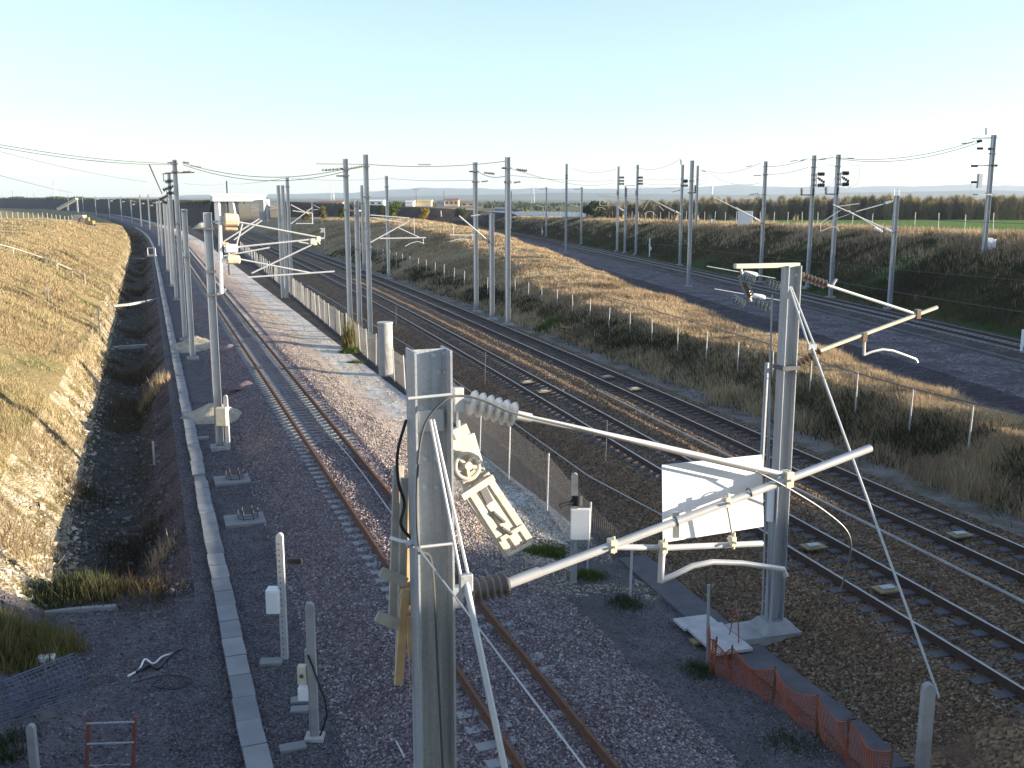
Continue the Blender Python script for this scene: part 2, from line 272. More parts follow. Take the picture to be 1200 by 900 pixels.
# ------------------------------------------------------------------ mesh builder
class MB:
    def __init__(s): s.v = []; s.f = []; s.m = []
    def add(s, vs, fs, mi=0):
        o = len(s.v); s.v += [tuple(map(float, p)) for p in vs]; s.f += [tuple(i+o for i in f) for f in fs]; s.m += [mi]*len(fs); return s
    def box(s, c, sx, sy, sz, ax=None, mi=0):
        c = np.asarray(c, float); ax = ax or (V(1, 0, 0), V(0, 1, 0), V(0, 0, 1))
        vs = [c+ax[0]*sx*i/2+ax[1]*sy*j/2+ax[2]*sz*k/2 for k in (-1, 1) for j in (-1, 1) for i in (-1, 1)]
        s.add(vs, [(0, 2, 3, 1), (4, 5, 7, 6), (0, 1, 5, 4), (2, 6, 7, 3), (0, 4, 6, 2), (1, 3, 7, 5)], mi); return s
    def beam(s, p0, p1, w, h, up=None, mi=0):
        p0 = np.asarray(p0, float); p1 = np.asarray(p1, float); d = unit(p1-p0)
        up = V(0, 0, 1) if up is None else np.asarray(up, float)
        if abs(np.dot(d, up)) > .98: up = V(1, 0, 0)
        a = unit(np.cross(d, up)); b = np.cross(a, d)
        return s.box((p0+p1)/2, w, np.linalg.norm(p1-p0), h, (a, d, b), mi)
    def tube(s, pts, r, n=8, cap=True, mi=0):
        pts = [np.asarray(p, float) for p in pts]; rs = r if isinstance(r, (list, tuple)) else [r]*len(pts)
        o = len(s.v); a = None
        for i, p in enumerate(pts):
            d = unit(pts[min(i+1, len(pts)-1)]-pts[max(i-1, 0)])
            if a is None:
                a = unit(np.cross(d, V(0, 0, 1) if abs(d[2]) < .9 else V(1, 0, 0)))
            else: a = unit(a-d*np.dot(a, d))
            b = np.cross(d, a)
            s.v += [tuple(p+rs[i]*(a*math.cos(2*PI*k/n)+b*math.sin(2*PI*k/n))) for k in range(n)]
        for i in range(len(pts)-1):
            for k in range(n):
                s.f.append((o+i*n+k, o+i*n+(k+1) % n, o+(i+1)*n+(k+1) % n, o+(i+1)*n+k)); s.m.append(mi)
        if cap:
            s.f.append(tuple(o+k for k in range(n))[::-1]); s.f.append(tuple(o+(len(pts)-1)*n+k for k in range(n))); s.m += [mi, mi]
        return s
    def discs(s, p0, p1, r, n, core=.3, thick=.5, seg=14, mi=0):
        p0 = np.asarray(p0, float); p1 = np.asarray(p1, float); d = p1-p0; pts = []; rs = []
        for i in range(n):
            t0 = (i+.5-.5*thick)/n; t1 = (i+.5+.5*thick)/n; e = .12*thick/n
            pts += [p0+d*t0, p0+d*(t0+e), p0+d*(t0+(t1-t0)*.45), p0+d*t1]; rs += [r*core, r*.97, r, r*core]
        return s.tube([p0]+pts+[p1], [r*core]+rs+[r*core], seg, mi=mi)
    def hsec(s, p, z0, z1, u, w, d, tf=.02, tw=.014, mi=0):
        u = unit(V(u[0], u[1], 0)); t = V(-u[1], u[0], 0); zc = (z0+z1)/2; h = z1-z0; Z = V(0, 0, 1)
        c = V(p[0], p[1], zc)
        for sg in (-1, 1): s.box(c+u*sg*(d/2-tf/2), tf, w, h, (u, t, Z), mi)
        s.box(c, d-2*tf, tw, h, (u, t, Z), mi); return s
    def ring(s, c, n, R, r, seg=28, k=8, mi=0):
        n = unit(n); a = unit(np.cross(n, V(0, 0, 1) if abs(n[2]) < .9 else V(1, 0, 0))); b = np.cross(n, a); o = len(s.v)
        for i in range(seg):
            q = a*math.cos(2*PI*i/seg)+b*math.sin(2*PI*i/seg)
            s.v += [tuple(np.asarray(c)+q*(R+r*math.cos(2*PI*j/k))+n*r*math.sin(2*PI*j/k)) for j in range(k)]
        for i in range(seg):
            for j in range(k):
                s.f.append((o+i*k+j, o+((i+1) % seg)*k+j, o+((i+1) % seg)*k+(j+1) % k, o+i*k+(j+1) % k)); s.m.append(mi)
        return s
    def build(s, name, mat, parent=None, smooth=False, bevel=0):
        me = bpy.data.meshes.new(name); off = V(0, 0, 0)
        pr = parent
        while pr is not None: off = off+np.array(pr.location); pr = pr.parent
        me.from_pydata([tuple(np.array(p)-off) for p in s.v], [], s.f)
        mats = mat if isinstance(mat, (list, tuple)) else [mat]
        for m in mats: me.materials.append(M[m] if isinstance(m, str) else m)
        if len(mats) > 1: me.polygons.foreach_set('material_index', s.m)
        if smooth: me.polygons.foreach_set('use_smooth', [True]*len(s.f))
        o = bpy.data.objects.new(name, me); COL.objects.link(o)
        if parent: o.parent = parent
        if smooth:
            try: me.set_sharp_from_angle(angle=math.radians(40))
            except Exception: pass
        if bevel:
            b = o.modifiers.new('bevel', 'BEVEL'); b.width = bevel; b.segments = 2; b.limit_method = 'ANGLE'
        return o
def npmesh(name, v, f, mats, mi=None, smooth=False, tint=None, parent=None):
    me = bpy.data.meshes.new(name); v = np.asarray(v, np.float32); f = np.asarray(f, np.int32); k = f.shape[1]
    me.vertices.add(len(v)); me.vertices.foreach_set('co', v.ravel())
    me.loops.add(f.size); me.loops.foreach_set('vertex_index', f.ravel())
    me.polygons.add(len(f)); me.polygons.foreach_set('loop_start', np.arange(0, f.size, k, dtype=np.int32))
    try: me.polygons.foreach_set('loop_total', np.full(len(f), k, np.int32))
    except Exception: pass
    for m in mats: me.materials.append(M[m] if isinstance(m, str) else m)
    if mi is not None: me.polygons.foreach_set('material_index', np.asarray(mi, np.int32))
    if tint is not None:
        a = me.attributes.new('tint', 'FLOAT', 'POINT'); a.data.foreach_set('value', np.asarray(tint, np.float32))
    me.update(calc_edges=True)
    me.polygons.foreach_set('use_smooth', np.full(len(f), bool(smooth)))
    o = bpy.data.objects.new(name, me); COL.objects.link(o)
    if parent: o.parent = parent
    return o
def tag(o, label=None, cat=None, group=None, kind=None):
    if label: o['label'] = label
    if cat: o['category'] = cat
    if group: o['group'] = group
    if kind: o['kind'] = kind
    return o
def thing(name, label, cat, loc, group=None):
    o = bpy.data.objects.new(name, None); COL.objects.link(o); o.location = tuple(map(float, loc)); o.empty_display_size = .2
    return tag(o, label, cat, group)
def copy_tree(o, loc=None, label=None, group=None, scale=None, rz=None):
    c = o.copy(); COL.objects.link(c)
    for ch in list(o.children):
        d = ch.copy(); COL.objects.link(d); d.parent = c
        for g in list(ch.children):
            e = g.copy(); COL.objects.link(e); e.parent = d
    if loc is not None: c.location = tuple(map(float, loc))
    if label: c['label'] = label
    if group: c['group'] = group
    if scale: c.scale = scale if isinstance(scale, tuple) else (scale,)*3
    if rz is not None: c.rotation_euler = (0, 0, rz)
    return c
# ------------------------------------------------------------------ TERRAIN
ys = list(np.arange(2.5, 60, .28))+list(np.arange(60, 150, .8))
y = 150.
while y < 1300: ys.append(y); y *= 1.018
ys = np.array(ys+[1300.])
R = knots(ys); NK = len(R)
nsub = []
for i in range(NK-1):
    w = float(np.median((R[i+1][0]-R[i][0])[:200])); z = R[i][3]
    n = int(np.clip(round(w/.25), 2, 26))
    if w > 100: n = 14
    nsub.append(n)
zones = {}
for i in range(NK-1):
    zones.setdefault(R[i][3], []).append(i)
ZN = {'hillside': 'hillside', 'chalk_cut': 'chalk_slope', 'ditch': 'ditch', 'embankment': 'embankment', 'bench': 'gravel_ground', 'ballast': 'ballast_bed',
      'shoulder': 'earth_shoulder', 'pale': 'pale_ballast_bed', 'path': 'path', 'trackside': 'trackside_ground', 'mainballast': 'main_ballast_bed', 'verge': 'verge_path', 'mound': 'mound_ground',
      'formation': 'formation_ground', 'newbed': 'gravel_bed', 'newballast': 'new_ballast_bed', 'cutting': 'cutting_slope', 'field': 'field'}
NEAR = {'hillside': (21, 'bench'), 'chalk_cut': (23.8, 'bench'), 'ditch': (25.6, 'bench'), 'embankment': (24.5, 'bench'), 'path': (28.5, 'greyfine'), 'shoulder': (26, 'greyfine'), 'pale': (26.5, 'ballast'), 'trackside': (1, 'bench'), 'field': (270, 'field')}  # sun-lightened ballast turns back to plain ballast inside the bridge shadow
for zn, ids in zones.items():
    vs = []; fs = []; base = 0
    for i in ids:
        n = nsub[i]; t = np.linspace(0, 1, n+1)[None, :]
        X = R[i][0][:, None]*(1-t)+R[i+1][0][:, None]*t
        Z = R[i][1][:, None]*(1-t)+R[i+1][1][:, None]*t
        A = R[i][2][:, None]*(1-t)+R[i+1][2][:, None]*t
        Y = np.repeat(ys[:, None], n+1, 1)
        Z = Z+bumps(X, Y, A)
        vs.append(np.stack([X, Y, Z], -1).reshape(-1, 3))
        r = np.arange(len(ys)-1)[:, None]*(n+1); c = np.arange(n)[None, :]
        q = (base+r+c).reshape(-1)
        fs.append(np.stack([q, q+1, q+n+2, q+n+1], -1)); base += len(ys)*(n+1)
    va = np.concatenate(vs); fa_ = np.concatenate(fs); thr, nm = NEAR.get(zn, (0, 'bench')); fy = va[fa_[:, 0], 1]+.9*fbm(va[fa_[:, 0], 0]*.8, va[fa_[:, 0], 1]*.8)
    o = npmesh(ZN[zn], va, fa_, ['stubble' if zn == 'field' else zn, nm], mi=(fy < thr).astype(np.int32), smooth=True)
    tag(o, kind='structure')
# distant plain and hills
pl = MB(); pl.add([(-9000, -300, -6), (9000, -300, -6), (9000, 9500, -6), (-9000, 9500, -6)], [(0, 1, 2, 3)])
tag(pl.build('ground', 'plain'), kind='structure')
def ridge(name, mat, pts, depth, n=160, amp=.12, zb=-8, kind='structure'):
    xs = np.linspace(pts[0][0], pts[-1][0], n); hy = np.interp(xs, [p[0] for p in pts], [p[1] for p in pts]); hz = np.interp(xs, [p[0] for p in pts], [p[2] for p in pts])
    hz = hz*(1+amp*2*fbm(xs*.004, xs*0+3.3))
    rows = []
    for fr, zz in ((-1, 0), (-.7, .25), (-.4, .62), (-.15, .93), (0, 1), (.3, .9), (1, 0)):
        jit = depth*.12*fbm(xs*.003+fr*5, xs*0+fr*9)
        rows.append(np.stack([xs, hy+fr*depth+jit, zb+(hz-zb)*zz], -1))
    v = np.concatenate(rows); fs = []
    for r in range(len(rows)-1):
        for c in range(n-1):
            q = r*n+c; fs.append((q, q+1, q+n+1, q+n))
    o = npmesh(name, v, fs, [mat], smooth=True); return tag(o, kind=kind)
ridge('hills', 'hills', [(-2600, 8300, 12), (-1300, 8300, 30), (-700, 8000, 68), (-200, 8000, 62), (300, 8000, 58), (900, 7800, 62), (1700, 7800, 84), (2600, 7600, 70), (3400, 7600, 92), (4600, 7600, 75)], 900)
ridge('hills', 'hills', [(-700, 5200, 2), (300, 5200, 22), (1200, 5200, 12), (2200, 5000, 34), (3300, 5000, 26)], 500)
ridge('far_embankment', 'farbank', [(-900, 1330, 6.5), (-560, 1010, 7.0), (-300, 700, 7.2), (-190, 520, 7.4), (-125, 395, 7.6), (-103, 353, 7.6)], 14, 90, .02, -2)
ridge('far_embankment', 'farbank', [(-78, 352, 7.6), (-55, 345, 6.8), (-25, 335, 5.6), (5, 330, 3.5)], 13, 60, .03, -2)
# ------------------------------------------------------------------ TRACKS
RAILP = [(-.07, -.172), (.07, -.172), (.07, -.158), (.012, -.14), (.012, -.045), (.036, -.035), (.036, 0), (-.036, 0), (-.036, -.035), (-.012, -.045), (-.012, -.14), (-.07, -.158)]
def sweep_rail(parent, cx, off, z, y0, y1, mats):
    yy = [y0]
    while yy[-1] < y1: yy.append(yy[-1]+max(1.2, yy[-1]*.02))
    yy = np.array(yy); xx = cx(yy); dx = (cx(yy+.05)-cx(yy-.05))/.1
    nrm = np.stack([np.ones_like(dx), -dx], -1)/np.sqrt(1+dx*dx)[:, None]
    mb = MB(); k = len(RAILP)
    for i in range(len(yy)):
        for a, b in RAILP: mb.v.append((xx[i]+nrm[i, 0]*(off+a), yy[i]+nrm[i, 1]*(off+a), z+b))
    for i in range(len(yy)-1):
        for j in range(k):
            mb.f.append((i*k+j, i*k+(j+1) % k, (i+1)*k+(j+1) % k, (i+1)*k+j)); mb.m.append(1 if j == 6 else 0)
    return mb.build('rail', mats, parent)
sl = MB()
for s in (-1, 1): sl.box((s*.8, 0, -.28), .86, .27, .2)
sl.beam((-.4, 0, -.26), (.4, 0, -.26), .07, .07)
def track(label, cx, z, y0, y1, first, mats, smat):
    r = thing('railway_track', label, 'track', (float(cx(y0)), y0, 0), 'railway tracks')
    for s in (-1, 1): sweep_rail(r, cx, s*.7525, z, y0, y1, mats)
    proto = None; yv = first; rest = MB(); i = 0
    while yv < 190:
        dx = float((cx(yv+.1)-cx(yv-.1))/.2); p = V(float(cx(yv)), yv, z); a = math.atan2(-dx, 1)
        if i < 100:
            if proto is None:
                proto = sl.build('sleeper', smat, None); o = proto
            else: o = bpy.data.objects.new('sleeper', proto.data); COL.objects.link(o)
            o.parent = r; o.location = tuple(p-np.array(r.location)); o.rotation_euler = (random.uniform(-.01, .01), 0, a+random.uniform(-.01, .01))
        else:
            e = V(math.cos(a), math.sin(a), 0); t = V(-e[1], e[0], 0); Z = V(0, 0, 1)
            for s in (-1, 1): rest.box(p+e*s*.8-Z*.28, .86, .27, .2, (e, t, Z))
        i += 1; yv += .6/math.sqrt(1+dx*dx)
    tag(rest.build('sleeper', smat, r), kind='stuff')
    return r
track('rusty new track on the left, nearest the tall grey mast, with half buried sleepers', Lx, 0, 6, 1000, 13.5, ['rust', 'rust'], 'concrete_grey')
track('brown main track beside the wire mesh fence, left of the two running side by side', Ax, .3, 10, 420, 17, ['rust_dark', 'polish'], 'concrete_dark')
track('brown main track beside the grassy mound, right of the two running side by side', Bx, .3, 14, 420, 24, ['rust_dark', 'polish'], 'concrete_dark')
track('single track on grey gravel beyond the mound, below the dark cutting slope', Cx, .66, 30, 900, 57, ['rust_dark', 'polish'], 'concrete_grey')
# cable trough (kerb line of concrete lids) on the left bench
_nt = M['lid'].node_tree; _b = _nt.nodes['Principled BSDF']; _g = _nt.nodes.new('ShaderNodeNewGeometry'); _src = _b.inputs['Base Color'].links[0].from_socket
_nt.links.new(mixc(_nt, 1., _src, ramp(_nt, _g.outputs['Random Per Island'], [(0, (.74, .74, .74)), (.6, (.95, .95, .95)), (1, (1.06, 1.05, 1.0))]), 'MULTIPLY'), _b.inputs['Base Color'])
tr = MB(); yv = 7.
while yv < 330:
    st = .94 if yv < 70 else 2.4
    if True:
        x0 = float(Lx(yv))-4.9*KN; x1 = float(Lx(yv+st))-4.9*KN; j = random.uniform(-.018, .018)
        p0 = V(x0+j, yv, -.70); p1 = V(x1+j, yv+st-.03, -.70)
        if not (31 < yv < 40.5 and random.random() < .12): tr.beam(p0+V(random.uniform(-.01, .01), 0, random.uniform(0, .02)), p1+V(random.uniform(-.01, .01), 0, random.uniform(0, .02)), .46+random.uniform(-.01, .01), .1)
        tr.beam(p0-V(0, 0, .12), p1-V(0, -.02, .12), .4, .16)
    yv += st
tag(tr.build('concrete_strip', 'lid'), 'long pale concrete cable trough of lids running along the left gravel bench', 'cable trough')
tr = MB(); yv = 34.  # strip added in place of the sunlit crest of the ballast
while yv < 320:
    x0 = float(Cx(yv))-3.1; x1 = float(Cx(yv+1.5))-3.1
    tr.beam((x0, yv, .34), (x1, yv+1.48, .34), .32, .14); yv += 1.5
tag(tr.build('concrete_strip', 'concrete_dark'), 'thin concrete strip added for the sunlit ballast crest along the near side of the far right track', 'cable trough')
# low cable between rails of the left track and a conduit between the main tracks
def polyline(name, label, cat, pts, r, mat, n=6, group=None):
    mb = MB(); mb.tube(pts, r, n); return tag(mb.build(name, mat, None, True), label, cat, group)
pts = [(float(Lx(v))+.42+.05*math.sin(v*.4), v, -.1) for v in np.arange(29, 110, 1.5)]
polyline('cable', 'thin pale cable lying inside the right rail of the rusty left track', 'cable', pts, .022, 'wire_pale')
pts = [(float(Bx(v))-2.15+.03*math.sin(v*.3), v, .3) for v in np.arange(14, 48, 1.2)]
polyline('conduit', 'straight grey pipe lying between the two brown main tracks at right', 'pipe', pts, .04, 'concrete_grey')
pts = [on_z(x, y, -.2) for x, y in ((360, 334), (420, 370), (480, 406), (520, 436), (600, 494), (690, 558), (775, 603), (850, 650))]
polyline('cable', 'long thin cable strung low on stakes along the dark gravel beside the main tracks', 'cable', pts, .02, 'wire_pale')
for i, (x, yt, yb, lb) in enumerate([(709, 493, 548, 'thin rusty stake left of the white board, in dark gravel'), (568, 412, 456, 'thin rusty stake beyond the near mast top, beside the main tracks'), (464, 355, 386, 'thin rusty stake behind the round concrete post, beside the main tracks')]):
    p = ground(x, yb); mb = MB(); mb.tube([p, V(p[0]+.05, p[1], z_at(p, yt))], .018, 6); mb.tube([V(p[0]-.03, p[1], p[2]+.35), V(p[0]+.06, p[1], p[2]+.38)], .025, 6)
    tag(mb.build('stake', 'steel_dark'), lb, 'stake', 'stakes beside the main tracks')
# track beacons
for px, py, lb in ((1050, 691, 'yellow plate with white centre between rails at lower right, nearest beacon'), (951, 641, 'yellow beacon plate between rails just right of the second mast'),
                   (1128, 627, 'yellow beacon plate in the right hand main track, beyond the long pipe'), (629, 459, 'yellow beacon plate in left main track, right one above the insulator discs'),
                   (602, 448, 'yellow beacon plate in left main track, left one above the insulator discs'), (730, 456, 'yellow beacon plate in right main track, nearer one of its pair'),
                   (698, 442, 'yellow beacon plate in right main track, farther one of its pair')):
    cx = Bx if (px, py) in ((1128, 627), (730, 456), (698, 442)) else Ax
    p = on_z(px, py, .2); c = V(float(cx(p[1])), p[1], 0)
    r = thing('track_beacon', lb, 'beacon', c, 'yellow track beacons')
    e = unit(V(1, .31, 0)); t = V(-e[1], e[0], 0); Z = V(0, 0, 1)
    MB().box(c+Z*.22, .62, .42, .05, (e, t, Z)).build('plate', 'yellow', r, bevel=.008); MB().box(c+Z*.265, .34, .2, .04, (e, t, Z)).build('transponder', 'galv', r, bevel=.008)
# ------------------------------------------------------------------ MASTS
uL = unit(V(.941, .339, 0)); tL = V(-uL[1], uL[0], 0)
uM = unit(V(.954, .3, 0)); tM = V(-uM[1], uM[0], 0)
uC = unit(V(.99, .13, 0)); tC = V(-uC[1], uC[0], 0)
ZZ = V(0, 0, 1)
class Mast: pass
def mast(label, bx, by, ty, u, group, base=None, size=.3, bands=(), cap=False, found=True, mat='galv', name='catenary_mast'):
    m = Mast(); m.P = ground(bx, by) if base is None else np.asarray(base, float); m.u = u; m.t = V(-u[1], u[0], 0)
    m.zt = z_at(m.P, ty)
    m.root = thing(name, label, 'mast', m.P, group)
    MB().hsec(m.P, m.P[2]-.3, m.zt, u, size, size+.02).build('shaft', mat, m.root)
    if found:
        f = MB(); f.box(m.P+V(0, 0, -.05), size+.45, size+.45, .4, (u, m.t, ZZ)); f.build('foundation', 'concrete_grey', m.root, bevel=.03)
    for b in bands:
        zb = z_at(m.P, b)
        MB().box(V(m.P[0], m.P[1], zb), size+.14, size+.1, .09, (u, m.t, ZZ)).build('clamp', 'steel_dark', m.root)
    if cap:
        MB().box(V(m.P[0], m.P[1], m.zt+.012), size+.06, size+.06, .02, (u, m.t, ZZ)).build('cap_plate', mat, m.root)
    return m
def mp(m, px, py, off=0.): return on_plane(px, py, m.P+m.t*off, m.t)
def arm(m, a, b, r=.04, name='cantilever_tube', mat='galv_light', off=0., n=8):
    return MB().tube([mp(m, *a, off), mp(m, *b, off)], r, n).build(name, mat, m.root, True)
def insul(m, a, b, r=.12, n=6, mat='rubber', off=0., name='insulator', core=.35, thick=.5):
    return MB().discs(mp(m, *a, off), mp(m, *b, off), r, n, core, thick).build(name, mat, m.root, True)
gL = 'masts along the rusty left track'; gM = 'masts along the two main tracks'; gC = 'masts along the far right track'; gF = 'masts along the far left curve'
# --- the near mast
Pn = V(-.745, 8.9, gz(-.745, 8.9))
mn = mast('large grey steel mast in the foreground, cut off by the bottom of the picture', 0, 0, 409, uL, gL, base=Pn, size=.325)
w = mn.zt
arm(mn, (478, 467), (529, 462), .014, 'clamp_rod', off=-.19); arm(mn, (484, 642), (530, 637), .014, 'clamp_rod', off=-.19)
arm(mn, (476, 640), (486, 634), .03, 'clamp_rod', off=.05)
br = MB(); br.box(mp(mn, 537, 468), .09, .07, .22, (uL, tL, ZZ)); br.tube([mp(mn, 537, 455), mp(mn, 537, 500)], .02, 8); br.tube([mp(mn, 530, 468), mp(mn, 552, 470)], .028, 8); br.build('upper_bracket', 'galv_light', mn.root, bevel=.006)
dl = MB()
a0 = mp(mn, 550, 471); a1 = mp(mn, 606, 487)
for i in range(6):
    t0 = (i+.08)/6; d = a1-a0; q = a0+d*t0
    dl.tube([q, q+d*.028, q+d*.06, q+d*.085, q+d*.13], [.03, .112, .122, .05, .03], 24)
dl.tube([a0, a1], .028, 12)
dl.build('disc_insulator', 'porcelain', mn.root, True)
def ntube(pts, r, name='cantilever_tube', mat='galv_light', off=0.):
    return MB().tube([mp(mn, x, y, off) for x, y in pts], r, 12).build(name, mat, mn.root, True)
ntube([(603, 486), (622, 490)], .045, 'tube_socket'); ntube([(612, 488), (760, 520), (918, 556)], .029)
ntube([(594, 685), (718, 639), (1020, 525)], .043)
MB().discs(mp(mn, 548, 694), mp(mn, 596, 684), .125, 6, .55, .34, 24).build('ribbed_insulator', 'rubber', mn.root, True)
ntube([(592, 685), (632, 670)], .052, 'tube_socket'); ntube([(532, 700), (552, 693)], .05, 'tube_socket', 'galv')
MB().box(mp(mn, 534, 699), .12, .1, .2, (uL, tL, ZZ)).build('lower_bracket', 'galv', mn.root, bevel=.006)
def clampat(px, py, off=0., s=.1):
    b = MB(); c = mp(mn, px, py, off); b.box(c, s*.7, s, s*1.3, (uL, tL, ZZ)); b.tube([c-tL*.09, c+tL*.09], .014, 8); b.tube([c-ZZ*.09+uL*.02, c+ZZ*.09+uL*.02], .016, 8)
    b.build('tube_clamp', 'cream', mn.root, bevel=.008)
ntube([(714, 641), (780, 642), (893, 637)], .032, 'registration_tube')
clampat(717, 639); clampat(922, 561, s=.13); clampat(777, 641, -.05, .09); clampat(851, 588, 0, .08); clampat(858, 634, -.03, .08)
ntube([(852, 592), (859, 632)], .012, 'hanger_rod'); ntube([(776, 645), (774, 682)], .034, 'drop_tube', off=-.05)
ntube([(774, 681), (790, 674), (812, 663), (835, 658.5), (870, 660), (918, 667), (921, 675)], .03, 'steady_arm', off=-.05)
for x, y in ((792, 611), (878, 577)): MB().ring(mp(mn, x, y), unit(mp(mn, 1020, 525)-mp(mn, 594, 685)), .047, .008, 20, 6).build('tube_collar', 'steel_dark', mn.root, True)
# stay rods
att = mp(mn, 506, 492, -.1); mid_ = mp(mn, 546, 683, -.75); s1 = mp(mn, 583, 905, -2.0)
low = mid_+(mid_-att)*3.4
for dx in (-.035, .035): MB().tube([att+uL*dx*.4, mid_+uL*dx], .014, 8).build('stay_rod', 'galv_light', mn.root, True)
MB().tube([mid_, low], .03, 10).build('stay_rod', 'galv_light', mn.root, True)
MB().box(mid_, .12, .05, .16, (uL, tL, ZZ)).build('stay_joint', 'galv', mn.root, bevel=.01)
pk = MB(); pk.box(mp(mn, 505, 493, -.02), .24, .05, .2, (uL, tL, ZZ)); pk.build('anchor_plate', 'galv_light', mn.root, bevel=.01)
for x, y in ((498, 538), (498, 571), (511, 538), (511, 571), (514, 436), (521, 414), (521, 436), (508, 416)):
    c = mp(mn, x, y, -.012); MB().tube([c+tL*.01, c-tL*.02], .018, 8).build('bolt', 'galv_light', mn.root, True)
# cables on the near mast
def cable(label, pts, r, mat='black', name='cable'):
    p = [np.asarray(q) for q in pts]; out = []
    xs = np.arange(len(p)); qq = np.linspace(0, len(p)-1, 8*len(p)); P_ = np.array(p)
    cc = np.stack([hermite(xs, P_[:, k], qq) for k in range(3)], -1)
    return polyline(name, label, 'cable', list(cc), r, mat)
cable('grey cable looping over near mast web onto its insulator discs and upper tube', [mp(mn, 519, 905, -.12), mp(mn, 512, 760, -.12), mp(mn, 506, 660, -.12), mp(mn, 491, 640, -.2), mp(mn, 489, 560, -.2), mp(mn, 497, 500, -.22), mp(mn, 520, 470, -.24), mp(mn, 540, 464, -.2), mp(mn, 565, 469, -.2), mp(mn, 605, 485, -.2), mp(mn, 680, 503, -.06), mp(mn, 800, 533, -.05), mp(mn, 900, 556, -.05)], .012, 'wire')
cable('black cable hanging in a bow left of the near mast', [mp(mn, 476, 492, .1), mp(mn, 466, 530, .15), mp(mn, 467, 565, .15), mp(mn, 474, 590, .15), mp(mn, 470, 615, .15), mp(mn, 486, 636, .1)], .016)
cable('dark cable drooping from the end of the long cantilever tube towards the rails', [mp(mn, 885, 552, -.05), mp(mn, 925, 573, -.05), mp(mn, 965, 598), mp(mn, 992, 622), mp(mn, 997, 645), mp(mn, 991, 672), mp(mn, 985, 692)], .011, 'wire')
q0 = mp(mn, 489, 641, -.2); q1 = on_plane(720, 945, Pn-tL*3.2, tL)
polyline('rope', 'pale straight rope stretched from the near mast down to the lower right', 'rope', [q0, q1], .009, 'wire_pale')
# white board on the cantilever
bc = [mp(mn, x, y, .16) for x, y in ((776, 545), (893, 533), (895, 617), (777, 636))]
bd = thing('white_board', 'large blank white board hanging behind the near cantilever tubes', 'board', (bc[2]+bc[3])/2)
b_ = MB(); th = tL*.012; b_.add([p for p in bc]+[p+th for p in bc], [(0, 3, 2, 1), (4, 5, 6, 7), (0, 1, 5, 4), (1, 2, 6, 5), (2, 3, 7, 6), (3, 0, 4, 7)]); b_.build('panel', 'board', bd)
b_ = MB()
for x, y in ((792, 622),): b_.beam(mp(mn, x, y-22, .09), mp(mn, x, y+8, .09), .03, .07)
b_.build('hook', 'galv_light', bd)
# wooden crate boards tied at the left of the mast
wr = thing('timber_bundle', 'bundle of old planks tied upright to the left of the near mast', 'planks', mp(mn, 470, 640, .3))
def plank(a, b, wd, th, off, mat): MB().beam(mp(mn, *a, off), mp(mn, *b, off), wd, th, tL).build('plank', mat, wr, bevel=.006)
plank((467, 545), (461, 735), .1, .05, .36, 'wood_grey'); plank((474, 560), (470, 742), .07, .05, .28, 'wood_grey'); plank((480, 555), (478, 745), .05, .04, .42, 'wood')
plank((472, 590), (466, 800), .06, .04, .32, 'wood_grey'); plank((475, 690), (467, 802), .085, .05, .2, 'wood'); plank((479, 722), (481, 770), .05, .03, .16, 'wood')
plank((446, 670), (476, 683), .1, .03, .2, 'wood_grey'); plank((441, 722), (478, 736), .11, .03, .2, 'wood_grey'); plank((468, 700), (486, 692), .07, .03, .2, 'wood_grey')
MB().tube([mp(mn, 457, 630, .2), mp(mn, 470, 634, .14), mp(mn, 487, 636, .1)], .018, 8).build('strap', 'white', wr, True)
polyline('rope', 'thin string dangling below the tied planks left of the near mast', 'rope', [mp(mn, 479, 760, .1), mp(mn, 480, 800, .1), mp(mn, 480.5, 815, .1)], .004, 'wood')
# tensioner device
nrm = unit(V(.42, -.89, .18)); c0 = V(*(Pn+uL*.42+tL*.62)[:2], 0)
def tp(px, py, off=0.): return on_plane(px, py, on_plane(560, 560, c0, tL)+nrm*off, nrm)
tn = thing('tensioning_device', 'tilted cream steel tensioner with a pulley wheel hanging behind the near mast', 'tensioner', tp(600, 645))
def bar(a, b, wd, th=.06, off=0., nm='frame_rail', mat='tan'): MB().beam(tp(*a, off), tp(*b, off), wd, th, nrm).build(nm, mat, tn, bevel=.006)
bar((547, 570), (596, 648), .075); bar((568, 555), (622, 636), .075); bar((531, 505), (552, 552), .2, .05, -.04, 'head_plate'); bar((536, 500), (541, 512), .17, .09, 0, 'head_plate')
bar((540, 583), (577, 559), .07, .09, .02, 'cross_plate'); bar((585, 632), (612, 616), .05, .08, .01, 'cross_plate'); bar((594, 650), (620, 636), .03, .1, .01, 'cross_plate')
bar((556, 566), (607, 641), .34, .05, -.015, 'back_plate'); bar((541, 512), (558, 570), .27, .05, -.05, 'back_plate'); bar((571, 590), (608, 642), .06, .05, .01, 'slider'); bar((563, 567), (574, 589), .09, .03, .02, 'slot_plate', 'steel_dark')
bar((520, 512), (530, 530), .09, .05, .02, 'bracket', 'tan')
wc = tp(547.5, 546, .05); MB().ring(wc, nrm, .125, .02, 36, 8).ring(wc-nrm*.02, nrm, .15, .012, 36, 6).build('pulley_rim', 'tan', tn, True)
sp = MB()
for k in range(5):
    a = 2*PI*k/5+.4; e1 = unit(np.cross(nrm, ZZ)); e2 = np.cross(nrm, e1); sp.beam(wc, wc+(e1*math.cos(a)+e2*math.sin(a))*.12, .03, .02, nrm)
sp.tube([wc-nrm*.05, wc+nrm*.05], .04, 16); sp.build('pulley_hub', 'tan', tn)
for a, b in (((578, 600), (592, 612)), ((588, 618), (600, 626))): bar(a, b, .03, .03, .05, 'catch', 'steel_dark')
